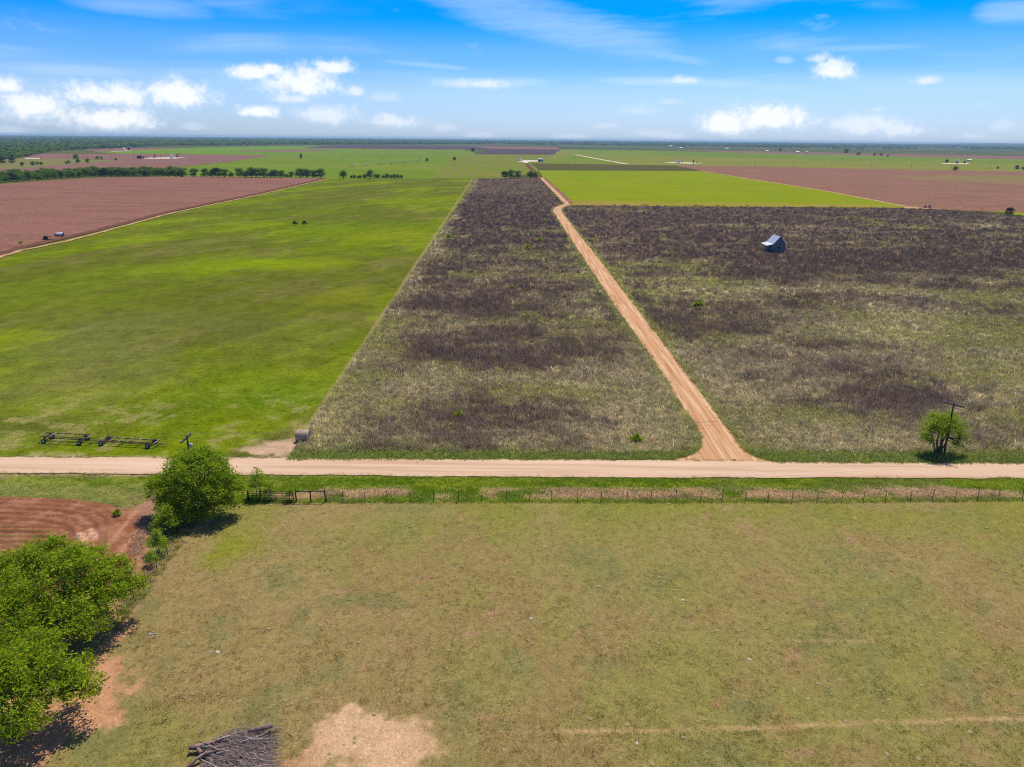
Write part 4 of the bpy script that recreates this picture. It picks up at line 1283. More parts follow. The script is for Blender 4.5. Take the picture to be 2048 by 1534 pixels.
def put_tree(v, loc, s_, rz, name, label, cat, group=None):
    src = VAR[v]
    if v not in used:
        used.add(v); o = src; o.location = loc; o.rotation_euler = (0, 0, rz); o.scale = s_ if hasattr(s_, '__len__') else (s_, s_, s_)
    else:
        o = copy_tree(src, loc, rz, s_)
    o.name = name
    for q in ('label', 'category', 'group'):
        if q in o: del o[q]
    return tag(o, label, cat, group)


rg_ = np.random.default_rng(90)
ORD = ['first', 'second', 'third', 'fourth', 'fifth', 'sixth', 'seventh', 'eighth', 'ninth', 'tenth', 'eleventh', 'twelfth', 'thirteenth', 'fourteenth', 'fifteenth', 'sixteenth', 'seventeenth', 'eighteenth', 'nineteenth', 'twentieth', 'twenty-first', 'twenty-second', 'twenty-third', 'twenty-fourth', 'twenty-fifth', 'twenty-sixth']
row = []
for x_ in np.arange(-40, 362, 12.5):                       # thick left stretch, two trees deep
    yb = np.interp(x_, [-40, 0, 105, 176, 264, 360], [370, 365, 358, 353.5, 353, 353.7])
    row.append((x_ + rg_.uniform(-3, 3), yb, rg_.uniform(.75, 1.0)))
    row.append((x_ + 6 + rg_.uniform(-3, 3), yb - 2.2 - 1.5 * sm(np.array(x_), 150., 0.), rg_.uniform(.85, 1.08)))
for x_, s_ in [(365, .9), (388.7, 1.05), (410.6, .95), (424, .8), (436, 1.05), (450, .9), (463, .6), (480, .95), (492, .8), (503, 1.1), (514, .95), (528, 1.0), (541, .75), (550, .85), (563.5, .9), (574, .5), (583, .65), (600, 1.0), (613.6, .95), (627, 1.0), (641, 1.15)]:
    row.append((x_, np.interp(x_, [360, 640], [353.9, 356.0]), s_))
nthick = len(row) - 21
for k, (x_, y_, s_) in enumerate(row):
    hl = 'tree in the thick left stretch of the hedgerow behind the ploughed field' if k < nthick else ORD[len(row) - 1 - k] + ' tree from the right end of the hedgerow behind the ploughed field'
    put_tree(k % 6 if k % 6 != 4 or k % 5 == 0 else 1, G(x_, y_), s_ * np.array([1.28, 1.28, 1.2 * rg_.uniform(.85, 1.1)]), rg_.uniform(0, 6.28), 'hedgerow_tree', hl, 'tree', 'trees in the hedgerow behind the ploughed field')
for v, px_, py_, s_, lab in [(3, 687, 356.5, 1.1, 'round dark tree standing alone just right of the hedgerow gap'), (1, 740, 357, 1.15, 'tallest tree in the short brushy row left of the plot'), (4, 1010, 356.5, .95, 'leftmost tree of the clump at the far end of the plot'), (2, 1022, 356.5, 1.2, 'tallest middle tree of the clump at the far end of the plot'), (5, 1035.5, 356.5, 1.05, 'right tree of the three at the far end of the plot'), (0, 1061, 356, 1.0, 'tree left of the lane at the far end of the plot'), (3, 1070.5, 356, .9, 'tree right beside the lane at the far end of the plot'), (1, 602.5, 318.5, (.75, .75, 1.35), 'tall thin lone tree in the green field beyond the hedgerow'), (2, 854, 323, .8, 'sparse lone tree beside the poles left of centre'), (4, 909, 321.5, .9, 'small round dark lone tree in the far green field'), (4, 946, 304.5, 1.6, 'far dark tree at the corner of the purple field'), (0, 1910, 341.5, (1.0, 1.0, .95), 'spreading grey green tree at the edge of the right ploughed field'), (4, 2017, 430.5, (.62, .62, .6), 'dark round bush at the far right edge of the weedy field'),
                             (2, 153, 319, 1.2, 'larger of two trees in the left far pasture'), (3, 156, 326.5, .9, 'tree in front of the larger tree in left far pasture'), (5, 175, 326, .85, 'round tree right of the pair in left far pasture'), (0, 138, 327.5, .65, 'small tree left of the pair in left far pasture'), (1, 132.5, 328.5, .5, 'tiny bush left of the small tree in left far pasture'), (4, 45, 332.5, .7, 'bush nearest the left far pasture fence'), (2, 66, 331.5, .8, 'dark bush in the middle of left far pasture'), (3, 75, 330, .6, 'low bush right of dark bush in left far pasture'), (5, 83, 330, .6, 'rightmost low bush in left far pasture'), (4, 24, 327, 1.1, 'dark tree near left edge of far pasture'), (4, 5, 328, 1.2, 'dark tree at the very left edge of far pasture'), (0, 195, 319, .8, 'low dark bush by the red field corner'), (1, 203, 319.3, .7, 'second low bush by the red field corner'), (3, 232, 321, .6, 'little bush along the track of the left well site'),
                             (4, 1893, 326.5, 1.0, 'dark tree beside the far right well site'), (1, 1995, 338, .55, 'small bush near the right edge beyond the rose field'), (4, 2033, 339.5, .9, 'low dark bush at the right edge beyond the rose field'), (5, 2046, 340, .7, 'rightmost low bush beyond the rose field'), (4, 1692, 307.5, 2.2, 'large dark far tree left of the tall poles'), (2, 1716, 311, 1.6, 'far tree beneath the second tall pole'), (3, 1748, 311.5, 1.3, 'left of two far bushes right of tall pole'), (5, 1762, 312, 1.3, 'right of two far bushes right of tall pole'), (1, 1775, 314, .9, 'small far bush at the end of the bushes by tall poles'), (2, 1560, 303, 2.0, 'far tree left of the two white far houses')]:
    put_tree(v, G(px_, py_), s_, rg_.uniform(0, 6.28), 'lone_tree' if 'tree' in lab else 'bush', lab, 'tree' if 'tree' in lab else 'bush')
for k, (px_, s_) in enumerate([(703, .45), (709, .5), (716, .4), (721, .5), (729, .6), (752, .62), (757, .6), (767, .5), (774, .68), (782, .5), (789, .6), (796, .62), (803, .5)]):
    put_tree(k % 4, G(px_, 357), s_, k * 1.3, 'brush', ORD[k] + ' low shrub from the left in the brushy row left of the plot', 'bush', 'shrubs in the brushy row left of the plot')

# little shrubs out in the fields
SH = []
for k, (px_, py_, s_, mt, lab) in enumerate([(1396, 618, 1.0, M_leaf, 'bright green shrub in the weedy field right of the lane'), (1055, 500, .85, M_leaf, 'left of two green shrubs in the upper middle of the plot'), (1079, 485, .85, M_leaf_b, 'right of two green shrubs in the upper middle of the plot'), (1022, 579, .55, M_leaf, 'small green shrub in the middle of the weedy plot'), (897, 476, .75, M_leaf_b, 'dark green shrub near the plot left edge'), (1088, 446, .9, M_leaf_b, 'far green shrub near the lane in the plot'), (1321, 497, .5, M_leaf, 'tiny shrub in the weedy field left of the shed'), (1618, 640, .35, M_leaf_b, 'tiny dark shrub low in the weedy field'), (917, 837, .55, M_leaf, 'upright green weed bush near the plot front'), (1272, 886, .6, M_leaf_b, 'low green bush near the lane mouth'),
                                             (590, 451, .9, M_leaf_dark, 'left of two scrubby dark bushes out in the green field'), (609, 449.5, .85, M_leaf_dark, 'right of two scrubby dark bushes out in the green field'), (235, 1033, .35, M_leaf, 'green weed clump at the edge of the ploughed corner'), (41, 489, .6, M_leaf_y, 'yellow green weed patch at the ploughed field corner')]):
    t = make_tree('shrub', G(px_, py_), [(0, 0, .9, .8, .8, .6), (-.6, .1, .7, .6, .6, .5), (.6, -.1, .75, .6, .6, .5), (.1, .2, 1.4, .5, .5, .4)], 36, 22, .2, .28, mt, [(0.1, 0, .8, .04), (-.2, 0, .7, .03)], 130 + k, limb_r=.1)
    t.scale = (s_ * 1.2,) * 3
    tag(t, lab, 'shrub')

# far woodland out to the horizon: one mass
def low_tree(name, seed, mt):
    rg2 = np.random.default_rng(seed)
    lb = rand_lobes(rg2, 5, 3.2, 3.0, 6.0, 2.1) + [(0, 0, 3.4, 3.0, 3.0, 2.8)]
    cents = []
    for l in lb:
        d = rg2.normal(0, 1, (14, 3)); d /= np.linalg.norm(d, axis=1)[:, None]; d[:, 2] = np.abs(d[:, 2]) * 1.1 - .25
        cents.append(np.array(l[:3]) + d * np.array(l[3:]) * .9)
    v, f = leaf_cloud(np.concatenate(cents), 5, .5, 1.5, rg2, .2, .8)
    v[:, 2] = np.maximum(v[:, 2], 0)
    me_ = np_mesh(name, v, f); me_.materials.append(mt)
    return bpy.data.objects.new(name, me_)


SET_WOOD = proto_set('wood_shapes', [low_tree('wood_shape', 500 + k, M_leaf_far if k < 4 else M_leaf_dark) for k in range(5)])
HOR = lambda x_: 278 + (x_ - 1024) * .0098
n_ = 26000
px_ = RNG.uniform(-40, 2090, n_)
near = np.interp(px_, [-40, 0, 60, 100, 170, 230, 300, 420, 640, 900, 1000, 1100, 1200, 1400, 1700, 2090], [324, 321, 313, 304, 299.5, 297, 293.5, 292, 290.3, 289.3, 289, 291, 293.5, 294.5, 299, 304])
hor = HOR(px_) + 2.6
u = RNG.uniform(0, 1, n_) ** np.interp(px_, [0, 900, 1200, 2090], [1.0, 1.1, 1.5, 1.6])
py_ = hor + (near - hor) * u
dd = [G(a, b) for a, b in zip(px_, py_)]
x = np.array([d.x for d in dd]); y = np.array([d.y for d in dd])
dens = fbm(x / 900, y / 500, 95, 4)
keep = dens + np.interp(px_, [0, 700, 1000, 1150, 2090], [.20, .22, .08, 0.0, 0.0]) - sm(u, .6, 1.0) * np.interp(px_, [0, 900, 1100, 2090], [0, 0.02, .12, .14]) > .46
x, y = x[keep], y[keep]
s_ = RNG.uniform(.7, 1.35, len(x)) * np.interp(np.hypot(x, y), [1500, 4000, 12000], [.95, 1.35, 1.9])
scatter('woodland', 'distant blue green woodland lining the horizon', 'woodland', np.c_[x, y], 0.0, np.ones((len(x), 3)), np.c_[s_ * 1.25, s_ * 1.25, s_], SET_WOOD, 5)

# low blue hills on the right horizon
hv, hf = [], []
aa = np.linspace(-.75, .85, 240)
D0 = 15500
for k, a in enumerate(aa):
    hgt = 12 + 16 * fbm(np.array(a * 7.), np.array(2.), 97, 4) * sm(np.array(a), .05, .35) + 14 * math.exp(-((a - .58) / .05) ** 2) + 4 * fbm(np.array(a * 40.), np.array(5.), 98, 3)
    for dr, hh in ((-1500, -.5), (-500, hgt * .7), (0, hgt), (700, hgt * .8), (2200, -.5)):
        hv.append((math.sin(a) * (D0 + dr), math.cos(a) * (D0 + dr), hh))
for k in range(len(aa) - 1):
    for q in range(4):
        b0 = k * 5 + q
        hf.append((b0, b0 + 5, b0 + 6, b0 + 1))
me = np_mesh('hills', hv, hf, True)
if me.polygons[0].normal.z < 0: me.flip_normals()
tag(link('hills', me, ground_mat('hill_scrub', (0.05, 0.07, 0.03), [(0.6, 0.004, .4, .65, .7), ((.11, .11, .05), .002, .52, .66, .6)])), kind='structure')

# ------------------------------------------------------------------ roadside fence, gate and side fence
def post_mesh():
    b = MB()
    b.box((0, 0, .62), (.055, .012, 1.36)); b.box((0, .02, .62), (.014, .04, 1.34))
    b.box((0, -.012, 1.02), (.04, .012, .03)); b.box((0, -.012, .78), (.04, .012, .03))
    return b.mesh('post')


post_me = post_mesh(); post_me.materials.append(M_steel_dark)
rgf = np.random.default_rng(3)


def fence(name, label, pts, wires=4, sag=.03):
    root = empty(name, (pts[0].x, pts[0].y, 0))
    inv = Vector((pts[0].x, pts[0].y, 0))
    lean = []
    for p in pts:
        o = link('post', post_me, None, root, (p.x - inv.x, p.y - inv.y, .02))
        lx, ly = rgf.normal(0, .045), rgf.normal(0, .045)
        o.rotation_euler = (ly, lx, rgf.uniform(-.3, .3)); s_ = rgf.uniform(.92, 1.1); o.scale = (1.15, 1.15, s_)
        lean.append((lx, -ly, s_))
    for wv in range(wires):
        h_ = .35 + wv * .28
        path = []
        for k, p in enumerate(pts):
            q = Vector((p.x - inv.x + lean[k][0] * h_, p.y - inv.y + lean[k][1] * h_ - .02, h_ * lean[k][2]))
            if k:
                path.append((path[-1] + q) / 2 - Vector((0, 0, sag)))
            path.append(q)
        MB().tube(path, .006, 4).build('wire', M_wire, root)
    return tag(root, label, 'fence')


FX = [686.7, 730.9, 774.6, 819.9, 867.6, 917.2, 963.3, 1013, 1059, 1103.9, 1155.5, 1201.6, 1254, 1302, 1351, 1401, 1444, 1490.6, 1536, 1583.8, 1633, 1683.5, 1726.6, 1771, 1820, 1863.5, 1909, 1953.8, 1997, 2044, 2090]
FP = [Vector((G(x_, np.interp(x_, [651, 1000, 1683, 2048, 2150], [1004, 1003.5, 1003, 1000, 999])))) for x_ in FX]
fence('wire_fence', 'long barbed wire fence of dark steel posts along the far side of the pasture', [G(653, 1004)] + FP)
SX = [(355, 1084), (336, 1110.6), (314, 1140), (293, 1166), (268, 1198), (237, 1238), (205, 1283), (165, 1338)]
fence('wire_fence', 'short wire fence running diagonally past the bushes to the big left tree', gp(SX), 4)
# pipe H-brace
root = empty('fence_brace', G(622, 1004.5))
b0 = Vector(root.location)
pb = [G(593, 1004.6) - b0, G(622, 1004.5) - b0, G(651, 1004.2) - b0]
for p in pb:
    MB().tube([(p.x, p.y, -.05), (p.x, p.y, 1.45)], .075, 10).tube([(p.x, p.y, 1.45), (p.x, p.y, 1.5)], [.08, .02], 10).build('post', M_pipe, root, True)
for a, b in zip(pb[:-1], pb[1:]):
    MB().tube([(a.x, a.y, 1.32), (b.x, b.y, 1.32)], .05, 8).build('rail', M_pipe, root, True)
tag(root, 'black pipe corner brace of three posts and a top rail in the fence', 'fence')
# pipe gate with mesh
g0, g1 = G(497, 1003), G(589.5, 1004.6)
root = empty('pipe_gate', g0)
gv = g1 - g0
for k, h_ in enumerate((.2, .48, .76, 1.04, 1.28)):
    MB().tube([(gv.x * .02, gv.y * .02, h_), (gv.x * .98, gv.y * .98, h_)], .028 if k < 4 else .035, 6).build('rail', M_pipe, root, True)
for t_ in (.02, .26, .5, .74, .98):
    MB().tube([(gv.x * t_, gv.y * t_, .18), (gv.x * t_, gv.y * t_, 1.28)], .028, 6).build('stile', M_pipe, root, True)
MB().tube([(0, 0, -.05), (0, 0, 1.4)], .07, 8).build('post', M_pipe, root, True)
tag(root, 'black tubular gate partly hidden by saplings beside the round tree', 'gate')

# ------------------------------------------------------------------ utility poles and wires
def utility_pole(name, base, h_, arm_dir, lean, label, group=None, transformer=False):
    root = empty(name, base)
    lx, ly = lean
    topv = Vector((lx, ly, h_))
    MB().tube([(0, 0, -.1), topv * .5, topv], [.13, .11, .085], 10).build('pole', M_wood_pole, root, True)
    d = Vector((math.cos(arm_dir), math.sin(arm_dir), 0)); n_ = Vector((-d.y, d.x, 0))
    ac = topv * .955 + n_ * .14
    arm = MB().beam(ac - d * 1.2, ac + d * 1.2, .11, .14).build('crossarm', M_wood_pole, root)
    MB().beam(ac - d * .75 - Vector((0, 0, .05)), topv * .87 + n_ * .1, .03, .02).build('brace', M_galv, root)
    MB().beam(ac + d * .75 - Vector((0, 0, .05)), topv * .87 + n_ * .1, .03, .02).build('brace', M_galv, root)
    att = []
    for s_ in (-1.1, -.45, .45, 1.1):
        q = ac + d * s_
        MB().tube([q + Vector((0, 0, .06)), q + Vector((0, 0, .12)), q + Vector((0, 0, .17)), q + Vector((0, 0, .24))], [.03, .075, .06, .07], 8).build('insulator', M_ins, root, True)
        att.append(base + q + Vector((0, 0, .26)))
    if transformer:
        q = topv * .84 - n_ * .32
        MB().tube([q - Vector((0, 0, .32)), q - Vector((0, 0, .28)), q + Vector((0, 0, .28)), q + Vector((0, 0, .32))], [.13, .17, .17, .13], 12).build('transformer', M_ins, root, True)
    tag(root, label, 'utility pole', group)
    return att


PB_R = G(1888, 908); PB_L = G(389, 1001)
TOP_R = None


def aim_top(base, px_, py_, h_):
    """horizontal lean of the pole whose tip shows at a pixel"""
    d = fw + rt * ((px_ - 1024) / FPX) + up * ((767 - py_) / FPX)
    t_ = (h_ - CAM_H) / d.z
    return d.x * t_ - base.x, d.y * t_ - base.y


hR = 7.3; lR = aim_top(PB_R, 1906, 808, hR); lR = (max(-.6, min(.6, lR[0])), max(-.6, min(.6, lR[1])))
hL = 8.0; lL = aim_top(PB_L, 383, 886, hL); lL = (max(-.5, min(.5, lL[0])), max(-.5, min(.5, lL[1])))
attR = utility_pole('utility_pole', PB_R, hR, R(-48), lR, 'dark wooden utility pole with crossarm rising through the lime green tree')
attL = utility_pole('utility_pole', PB_L, hL, R(90), lL, 'dark utility pole whose top sticks out of the round tree', transformer=True)


def wire(a, b, sag, name, label, group, r_=.011):
    path = []
    for k in range(15):
        t_ = k / 14
        p = a.lerp(b, t_); p = p - Vector((0, 0, sag * 4 * t_ * (1 - t_)))
        path.append(p)
    base = Vector((path[7].x, path[7].y, path[7].z))
    o = MB().tube([p - base for p in path], r_, 4).build(name, M_wire, None, False, base)
    return tag(o, label, 'wire', group)


aL_ = sorted(attL, key=lambda q: q.y); aR_ = sorted(attR, key=lambda q: q.y)
for a, b, s_, wn in zip(aL_[1:], aR_[1:], (1.5, 1.35, 1.6), ('nearest', 'middle', 'farthest')):
    wire(a, b, s_, 'power_line', wn + ' of three thin power lines sagging across the plot front', 'power lines across the plot front')
for a, wn in zip(aR_[1:], ('nearest', 'middle', 'farthest')):
    wire(a, a + Vector((88, 0, .4)), 1.4, 'power_line', wn + ' thin power line running off right from the tree pole', 'power lines leaving to the right')
for a, wn in zip(aL_[1:], ('nearest', 'middle', 'farthest')):
    wire(a, a + Vector((-88, -4, .2)), 1.4, 'power_line', wn + ' thin power line running off left from the round tree', 'power lines leaving to the left')

# far poles: copies of one
def far_pole_proto(hh):
    root = empty('far_pole', (0, -500, -80))
    MB().tube([(0, 0, 0), (0, 0, hh)], [.2, .14], 6).build('pole', M_wood_pole, root, True)
    MB().beam((-1.2, 0, hh * .95), (1.2, 0, hh * .95), .14, .16).build('crossarm', M_wood_pole, root)
    return root


pp = far_pole_proto(9.0)
first = True
for n_p, (x_, y_) in enumerate([(81, 318), (137, 318), (168, 318.6), (176, 318.8), (224.5, 319.5), (267.7, 320), (322, 319.5), (382, 320), (458.4, 319.3), (532, 320), (686, 320), (762.7, 321.2), (839, 322.8), (920, 322.3), (1060, 323), (1149, 327.3), (1224.5, 328), (1289.5, 328.3), (1429.6, 331), (1510, 332.4), (1586.6, 333.8), (1663, 335.2), (1741.6, 337), (1821.5, 338.5), (1902, 340), (1978, 341)]):
    o = pp if first else copy_tree(pp)
    first = False
    o.location = G(x_, y_); o.rotation_euler = (0, 0, R(80))
    tag(o, ORD[n_p] + ' small far pole from the left in the line crossing the fields', 'utility pole', 'poles of the line across the far fields')
pp = far_pole_proto(19.0); first = True
for n_p, (x_, y_) in enumerate([(1698, 311), (1723.6, 312), (1759, 311.5), (1797, 315.7), (1844, 319), (1889, 319.5), (1933, 323.6), (1989, 325.5)]):
    o = pp if first else copy_tree(pp)
    first = False
    o.location = G(x_, y_); o.rotation_euler = (0, 0, R(60)); o.name = 'tall_pole'
    tag(o, ORD[n_p] + ' tall far pole from the left in the right-hand transmission line', 'utility pole', 'tall poles at the right horizon')

# ------------------------------------------------------------------ trailers, bale, shed, machines
def wheel(parent, c, r_, w_, axis):
    c = Vector(c); axis = Vector(axis).normalized()
    t_ = MB().tube([c - axis * w_ / 2, c - axis * w_ * .42, c + axis * w_ * .42, c + axis * w_ / 2], [r_ * .86, r_, r_, r_ * .86], 18, True).build('tyre', M_rubber, parent, True)
    MB().tube([c - axis * w_ * .56, c - axis * w_ * .5, c + axis * w_ * .5, c + axis * w_ * .56], [r_ * .4, r_ * .55, r_ * .55, r_ * .4], 14).build('rim', M_rim, t_, True)


def trailer(label, wl, wr, width, rail_h, over_l, over_r, mt, nx_, seed, planks=True):
    """wl, wr: ground places of the near-side left and right wheels"""
    rg2 = random.Random(seed)
    d = (wr - wl); Lw = d.length
    root = empty('flatbed_trailer', wl, math.atan2(d.y, d.x))
    x0, x1 = -over_l, Lw + over_r
    for yy in (0.1, width - .1):
        MB().beam((x0, yy, rail_h), (x1, yy, rail_h), .08, .11).build('rail', mt, root)
    for k in range(nx_):
        t_ = k / (nx_ - 1); xx = x0 + .06 + (x1 - x0 - .12) * t_ + (rg2.uniform(-.15, .15) if 0 < k < nx_ - 1 else 0)
        pale = planks and k not in (1, nx_ - 2)
        MB().beam((xx, -.02, rail_h + .095), (xx + rg2.uniform(-.05, .05), width + .02, rail_h + .095), .13, .05).build('crossbeam', M_oldwood if pale or rg2.random() < .4 else M_rust, root)
    for xx in (0, Lw):
        ax = MB().tube([(xx, -.12, .34), (xx, width + .12, .34)], .06, 8).build('axle', M_steel_dark, root, True)
        MB().beam((xx, .12, .4), (xx, .12, rail_h), .12, .12).beam((xx, width - .12, .4), (xx, width - .12, rail_h), .12, .12).beam((xx, .1, rail_h - .14), (xx, width - .1, rail_h - .14), .22, .1).build('bolster', M_steel_dark, root)
        for yy in (-.14, width + .14):
            wheel(root, (xx, yy, .32), .33, .18, (0, 1, 0))
    MB().tube([(0, width / 2, .42), (Lw, width / 2, .42)], .06, 6).build('reach_pole', M_steel_dark, root, True)
    MB().beam((x1 - .2, width * .35, .45), (x1 + 1.3, width / 2, .25), .07, .07).beam((x1 - .2, width * .65, .45), (x1 + 1.3, width / 2, .25), .07, .07).build('tongue', mt, root)
    return tag(root, label, 'trailer')


a_ = G(90, 886); b_ = G(160.5, 889.5)
trailer('left rusty flatbed trailer frame on four wheels beside the road', a_, b_, 1.35, .92, .6, 1.2, M_rust, 6, 1)
a_ = G(204, 890.5); b_ = G(297, 896)
tr2 = trailer('right low trailer frame with missing deck boards beside the road', a_, b_, 1.35, .58, .3, .9, M_rust, 7, 2)
MB().tube([(-.7, .9, .1), (-.95, .95, 1.1), (-.4, 1.0, 1.7)], .03, 5).tube([(-.1, 1.6, .6), (-.25, 1.7, 1.8)], .03, 5).build('hitch_rod', M_rust, tr2)

# round bale
mb_, tb, bb = mat_new('old_hay')
bb.inputs['Roughness'].default_value = 1
P = tb.new('ShaderNodeTexCoord').outputs['Object']
rings = tb.noise(stretch(tb, P, (9, 1, 1)), 1.6, 4, .6)
tb.put(bb.inputs['Base Color'], tb.mix(tb.ramp(rings, .35, .65), (0.55, 0.42, 0.31), (0.32, 0.22, 0.16)))
bn = tb.new('ShaderNodeBump'); bn.inputs['Strength'].default_value = .9; bn.inputs['Distance'].default_value = .06
tb.put(bn.inputs['Height'], tb.noise(stretch(tb, P, (7, 2, 2)), 3, 5, .7)); tb.l.new(bn.outputs[0], bb.inputs['Normal'])
hb = empty('hay_bale', G(607, 881.5), R(-4))
rgb_ = np.random.default_rng(8)
bv, bf = [], []
nr, na_ = 15, 34
for i_ in range(nr):
    for k in range(na_):
        a = 2 * math.pi * k / na_
        rr = .80 * (1 + rgb_.normal(0, .012)) * (1 - .10 * (abs(i_ / (nr - 1) * 2 - 1)) ** 6)
        zq = rr * math.sin(a) + .74
        bv.append((-.80 + 1.6 * i_ / (nr - 1), rr * math.cos(a) * 1.04, max(zq, .0)))
for i_ in range(nr - 1):
    for k in range(na_):
        bf.append((i_ * na_ + k, i_ * na_ + (k + 1) % na_, (i_ + 1) * na_ + (k + 1) % na_, (i_ + 1) * na_ + k))
me = bpy.data.meshes.new('hay_roll'); me.from_pydata(bv, [], bf + [tuple(range(na_)), tuple(reversed(range((nr - 1) * na_, nr * na_)))]); me.polygons.foreach_set('use_smooth', [len(p.vertices) == 4 for p in me.polygons])
link('hay_roll', me, mb_, hb)
sp = MB()
for e_ in (-.815, .815):
    pth = [(e_, .04 * k * math.cos(k * .55) * .45, .74 + .04 * k * math.sin(k * .55) * .45) for k in range(1, 38)]
    sp.tube(pth, .018, 4)
sp.build('end_swirl', mb_, hb)
wp = MB()
for k in range(9):
    xx = -.66 + k * .165
    wp.tube([(xx, .815 * math.cos(a) * 1.04, max(.01, .74 + .815 * math.sin(a))) for a in np.linspace(-.9, math.pi + .9, 22)], .009, 4)
wp.build('twine', M_oldwood, hb)
tag(hb, 'weathered round hay bale on bare ground at the plot corner', 'hay bale')

# old shed
sb = G(1544.5, 505)
sb2 = G(1567.5, 504.0)
root = empty('old_shed', sb, R(1.5))
Wd, Ln, Hw, Hp = 4.4, 6.2, 3.1, 5.7
w_ = MB()
th = .12
def wallbox(x0, x1, y0, y1, z0, z1): w_.box(((x0 + x1) / 2, (y0 + y1) / 2, (z0 + z1) / 2), (x1 - x0, y1 - y0, z1 - z0))
wallbox(0, 1.95, 0, th, .25, Hw); wallbox(2.65, Wd, 0, th, .25, Hw); wallbox(1.95, 2.65, 0, th, .25, 1.35); wallbox(1.95, 2.65, 0, th, 2.1, Hw)
wallbox(0, Wd, Ln - th, Ln, .25, Hw); wallbox(Wd - th, Wd, th, Ln - th, .25, Hw); wallbox(0, th, th, 2.4, .25, Hw); wallbox(0, th, 3.4, Ln - th, .25, Hw); wallbox(0, th, 2.4, 3.4, 2.3, Hw)
for yy in (0, Ln - th):
    b = len(w_.v)
    for q in (yy, yy + th):
        w_.v += [Vector((0, q, Hw)), Vector((Wd, q, Hw)), Vector((Wd / 2, q, Hp - .05))]
    w_.f += [(b, b + 1, b + 2), (b + 3, b + 5, b + 4), (b, b + 2, b + 5, b + 3), (b + 1, b + 4, b + 5, b + 2)]
wl_ = w_.build('wall', M_graywood, root)
tk = random.Random(4)
xx = .02
while xx < Wd - .1:                                      # upright boards of the gable
    bw = .3 + tk.uniform(-.05, .06)
    zt = Hw + (Hp - Hw) * (1 - abs((xx + bw / 2) / Wd * 2 - 1)) - .2
    if 1.8 < xx < 2.6:
        MB().box((xx + bw / 2, -.02, .8), (bw - .035, .035, 1.05)).build('board', M_graywood, root)
        MB().box((xx + bw / 2, -.02, (2.15 + zt) / 2), (bw - .035, .035, zt - 2.15)).build('board', M_graywood, root)
    else:
        MB().box((xx + bw / 2, -.02 - tk.uniform(0, .02), (.2 + zt) / 2), (bw - .035, .035, zt - .2)).build('board', M_graywood, root)
    xx += bw
MB().box((2.3, .35, 1.72), (.66, .03, .72)).build('window_opening', M_black, root)
MB().box((-.01, 2.9, 1.25), (.05, .95, 2.0)).build('door', M_black, root)
MB().box((Wd / 2, Ln / 2, .14), (Wd - .3, Ln - .3, .2)).build('floor_frame', M_graywood, root)
for xx in (.2, Wd - .2):
    for yy in (.2, Ln / 2, Ln - .2):
        MB().box((xx, yy, .02), (.3, .3, .14)).build('footing_stone', M_pad, root)
sl_ = math.hypot(Wd / 2, Hp - Hw)
ang = math.atan2(Hp - Hw, Wd / 2)
for sd_, nm in ((-1, 'roof_panel'), (1, 'roof_panel')):
    for k in range(7):                                    # tin sheets
        y0 = -.3 + k * (Ln + .6) / 7
        mrot = Matrix.Rotation(-sd_ * -ang if sd_ < 0 else ang, 3, 'Y')
        mrot = Matrix.Rotation(-ang if sd_ < 0 else ang, 3, 'Y')
        cx = Wd / 2 + sd_ * (Wd / 4 + .1)
        cz = (Hw + Hp) / 2 + .05 + (k % 2) * .012 - .09
        MB().box((cx, y0 + (Ln + .6) / 14, cz), (sl_ + .28, (Ln + .6) / 7 + .03, .025), mrot).build(nm, M_galv, root)
MB().beam((Wd / 2, -.32, Hp + .03), (Wd / 2, Ln + .32, Hp + .03), .3, .03).build('ridge_cap', M_galv, root)
pm = Matrix.Rotation(-R(14), 3, 'Y')
for k in range(6):
    y0 = -.25 + k * (Ln + .5) / 6
    MB().box((-1.15, y0 + (Ln + .5) / 12, Hw - .32 + (k % 2) * .012), (2.3, (Ln + .5) / 6 + .03, .025), pm).build('porch_roof', M_galv, root)
for yy in (.1, Ln / 2, Ln - .1):
    MB().tube([(-2.05, yy, 0), (-2.05, yy, Hw - .56)], .06, 6).build('porch_post', M_graywood, root)
MB().box((-1.05, Ln / 2, .2), (2.0, Ln - .2, .1)).build('porch_floor', M_graywood, root)
tag(root, 'small abandoned weathered board shed with pale tin roof and porch', 'shed')
# scraps round the shed
o = MB().box((0, 0, .12), (1.6, .7, .04), Matrix.Rotation(.2, 3, 'Y')).box((.6, .9, .08), (.9, .5, .03)).build('tin_scrap', M_galv, None, False, G(1530.5, 507.5)); tag(o, 'pale scrap of roofing tin lying before the shed', 'scrap')
o = MB()
for k in range(16):
    a = random.uniform(0, 3.14); q = Vector((random.uniform(-2, 2), random.uniform(-1, 1), .12 + random.uniform(0, .35)))
    dv = Vector((math.cos(a), math.sin(a), random.uniform(-.1, .1))) * random.uniform(.6, 1.6)
    o.tube([q - dv, q, q + dv], [.05, .08, .03], 5)
o = o.build('wood_pile', M_bark, None, False, G(1462, 483)); tag(o, 'low dark heap of old wood left of the shed', 'wood pile')
o = MB().box((0, 0, .25), (1.9, 1.1, .5)).box((1.2, .2, .12), (1.0, .8, .2)).box((-.3, -.1, .55), (.9, .6, .12), Matrix.Rotation(.3, 3, 'X')).build('rubble_heap', M_oldwood, None, False, G(1589, 448)); tag(o, 'small pale heap of rubble in the dark weeds above the shed', 'rubble')

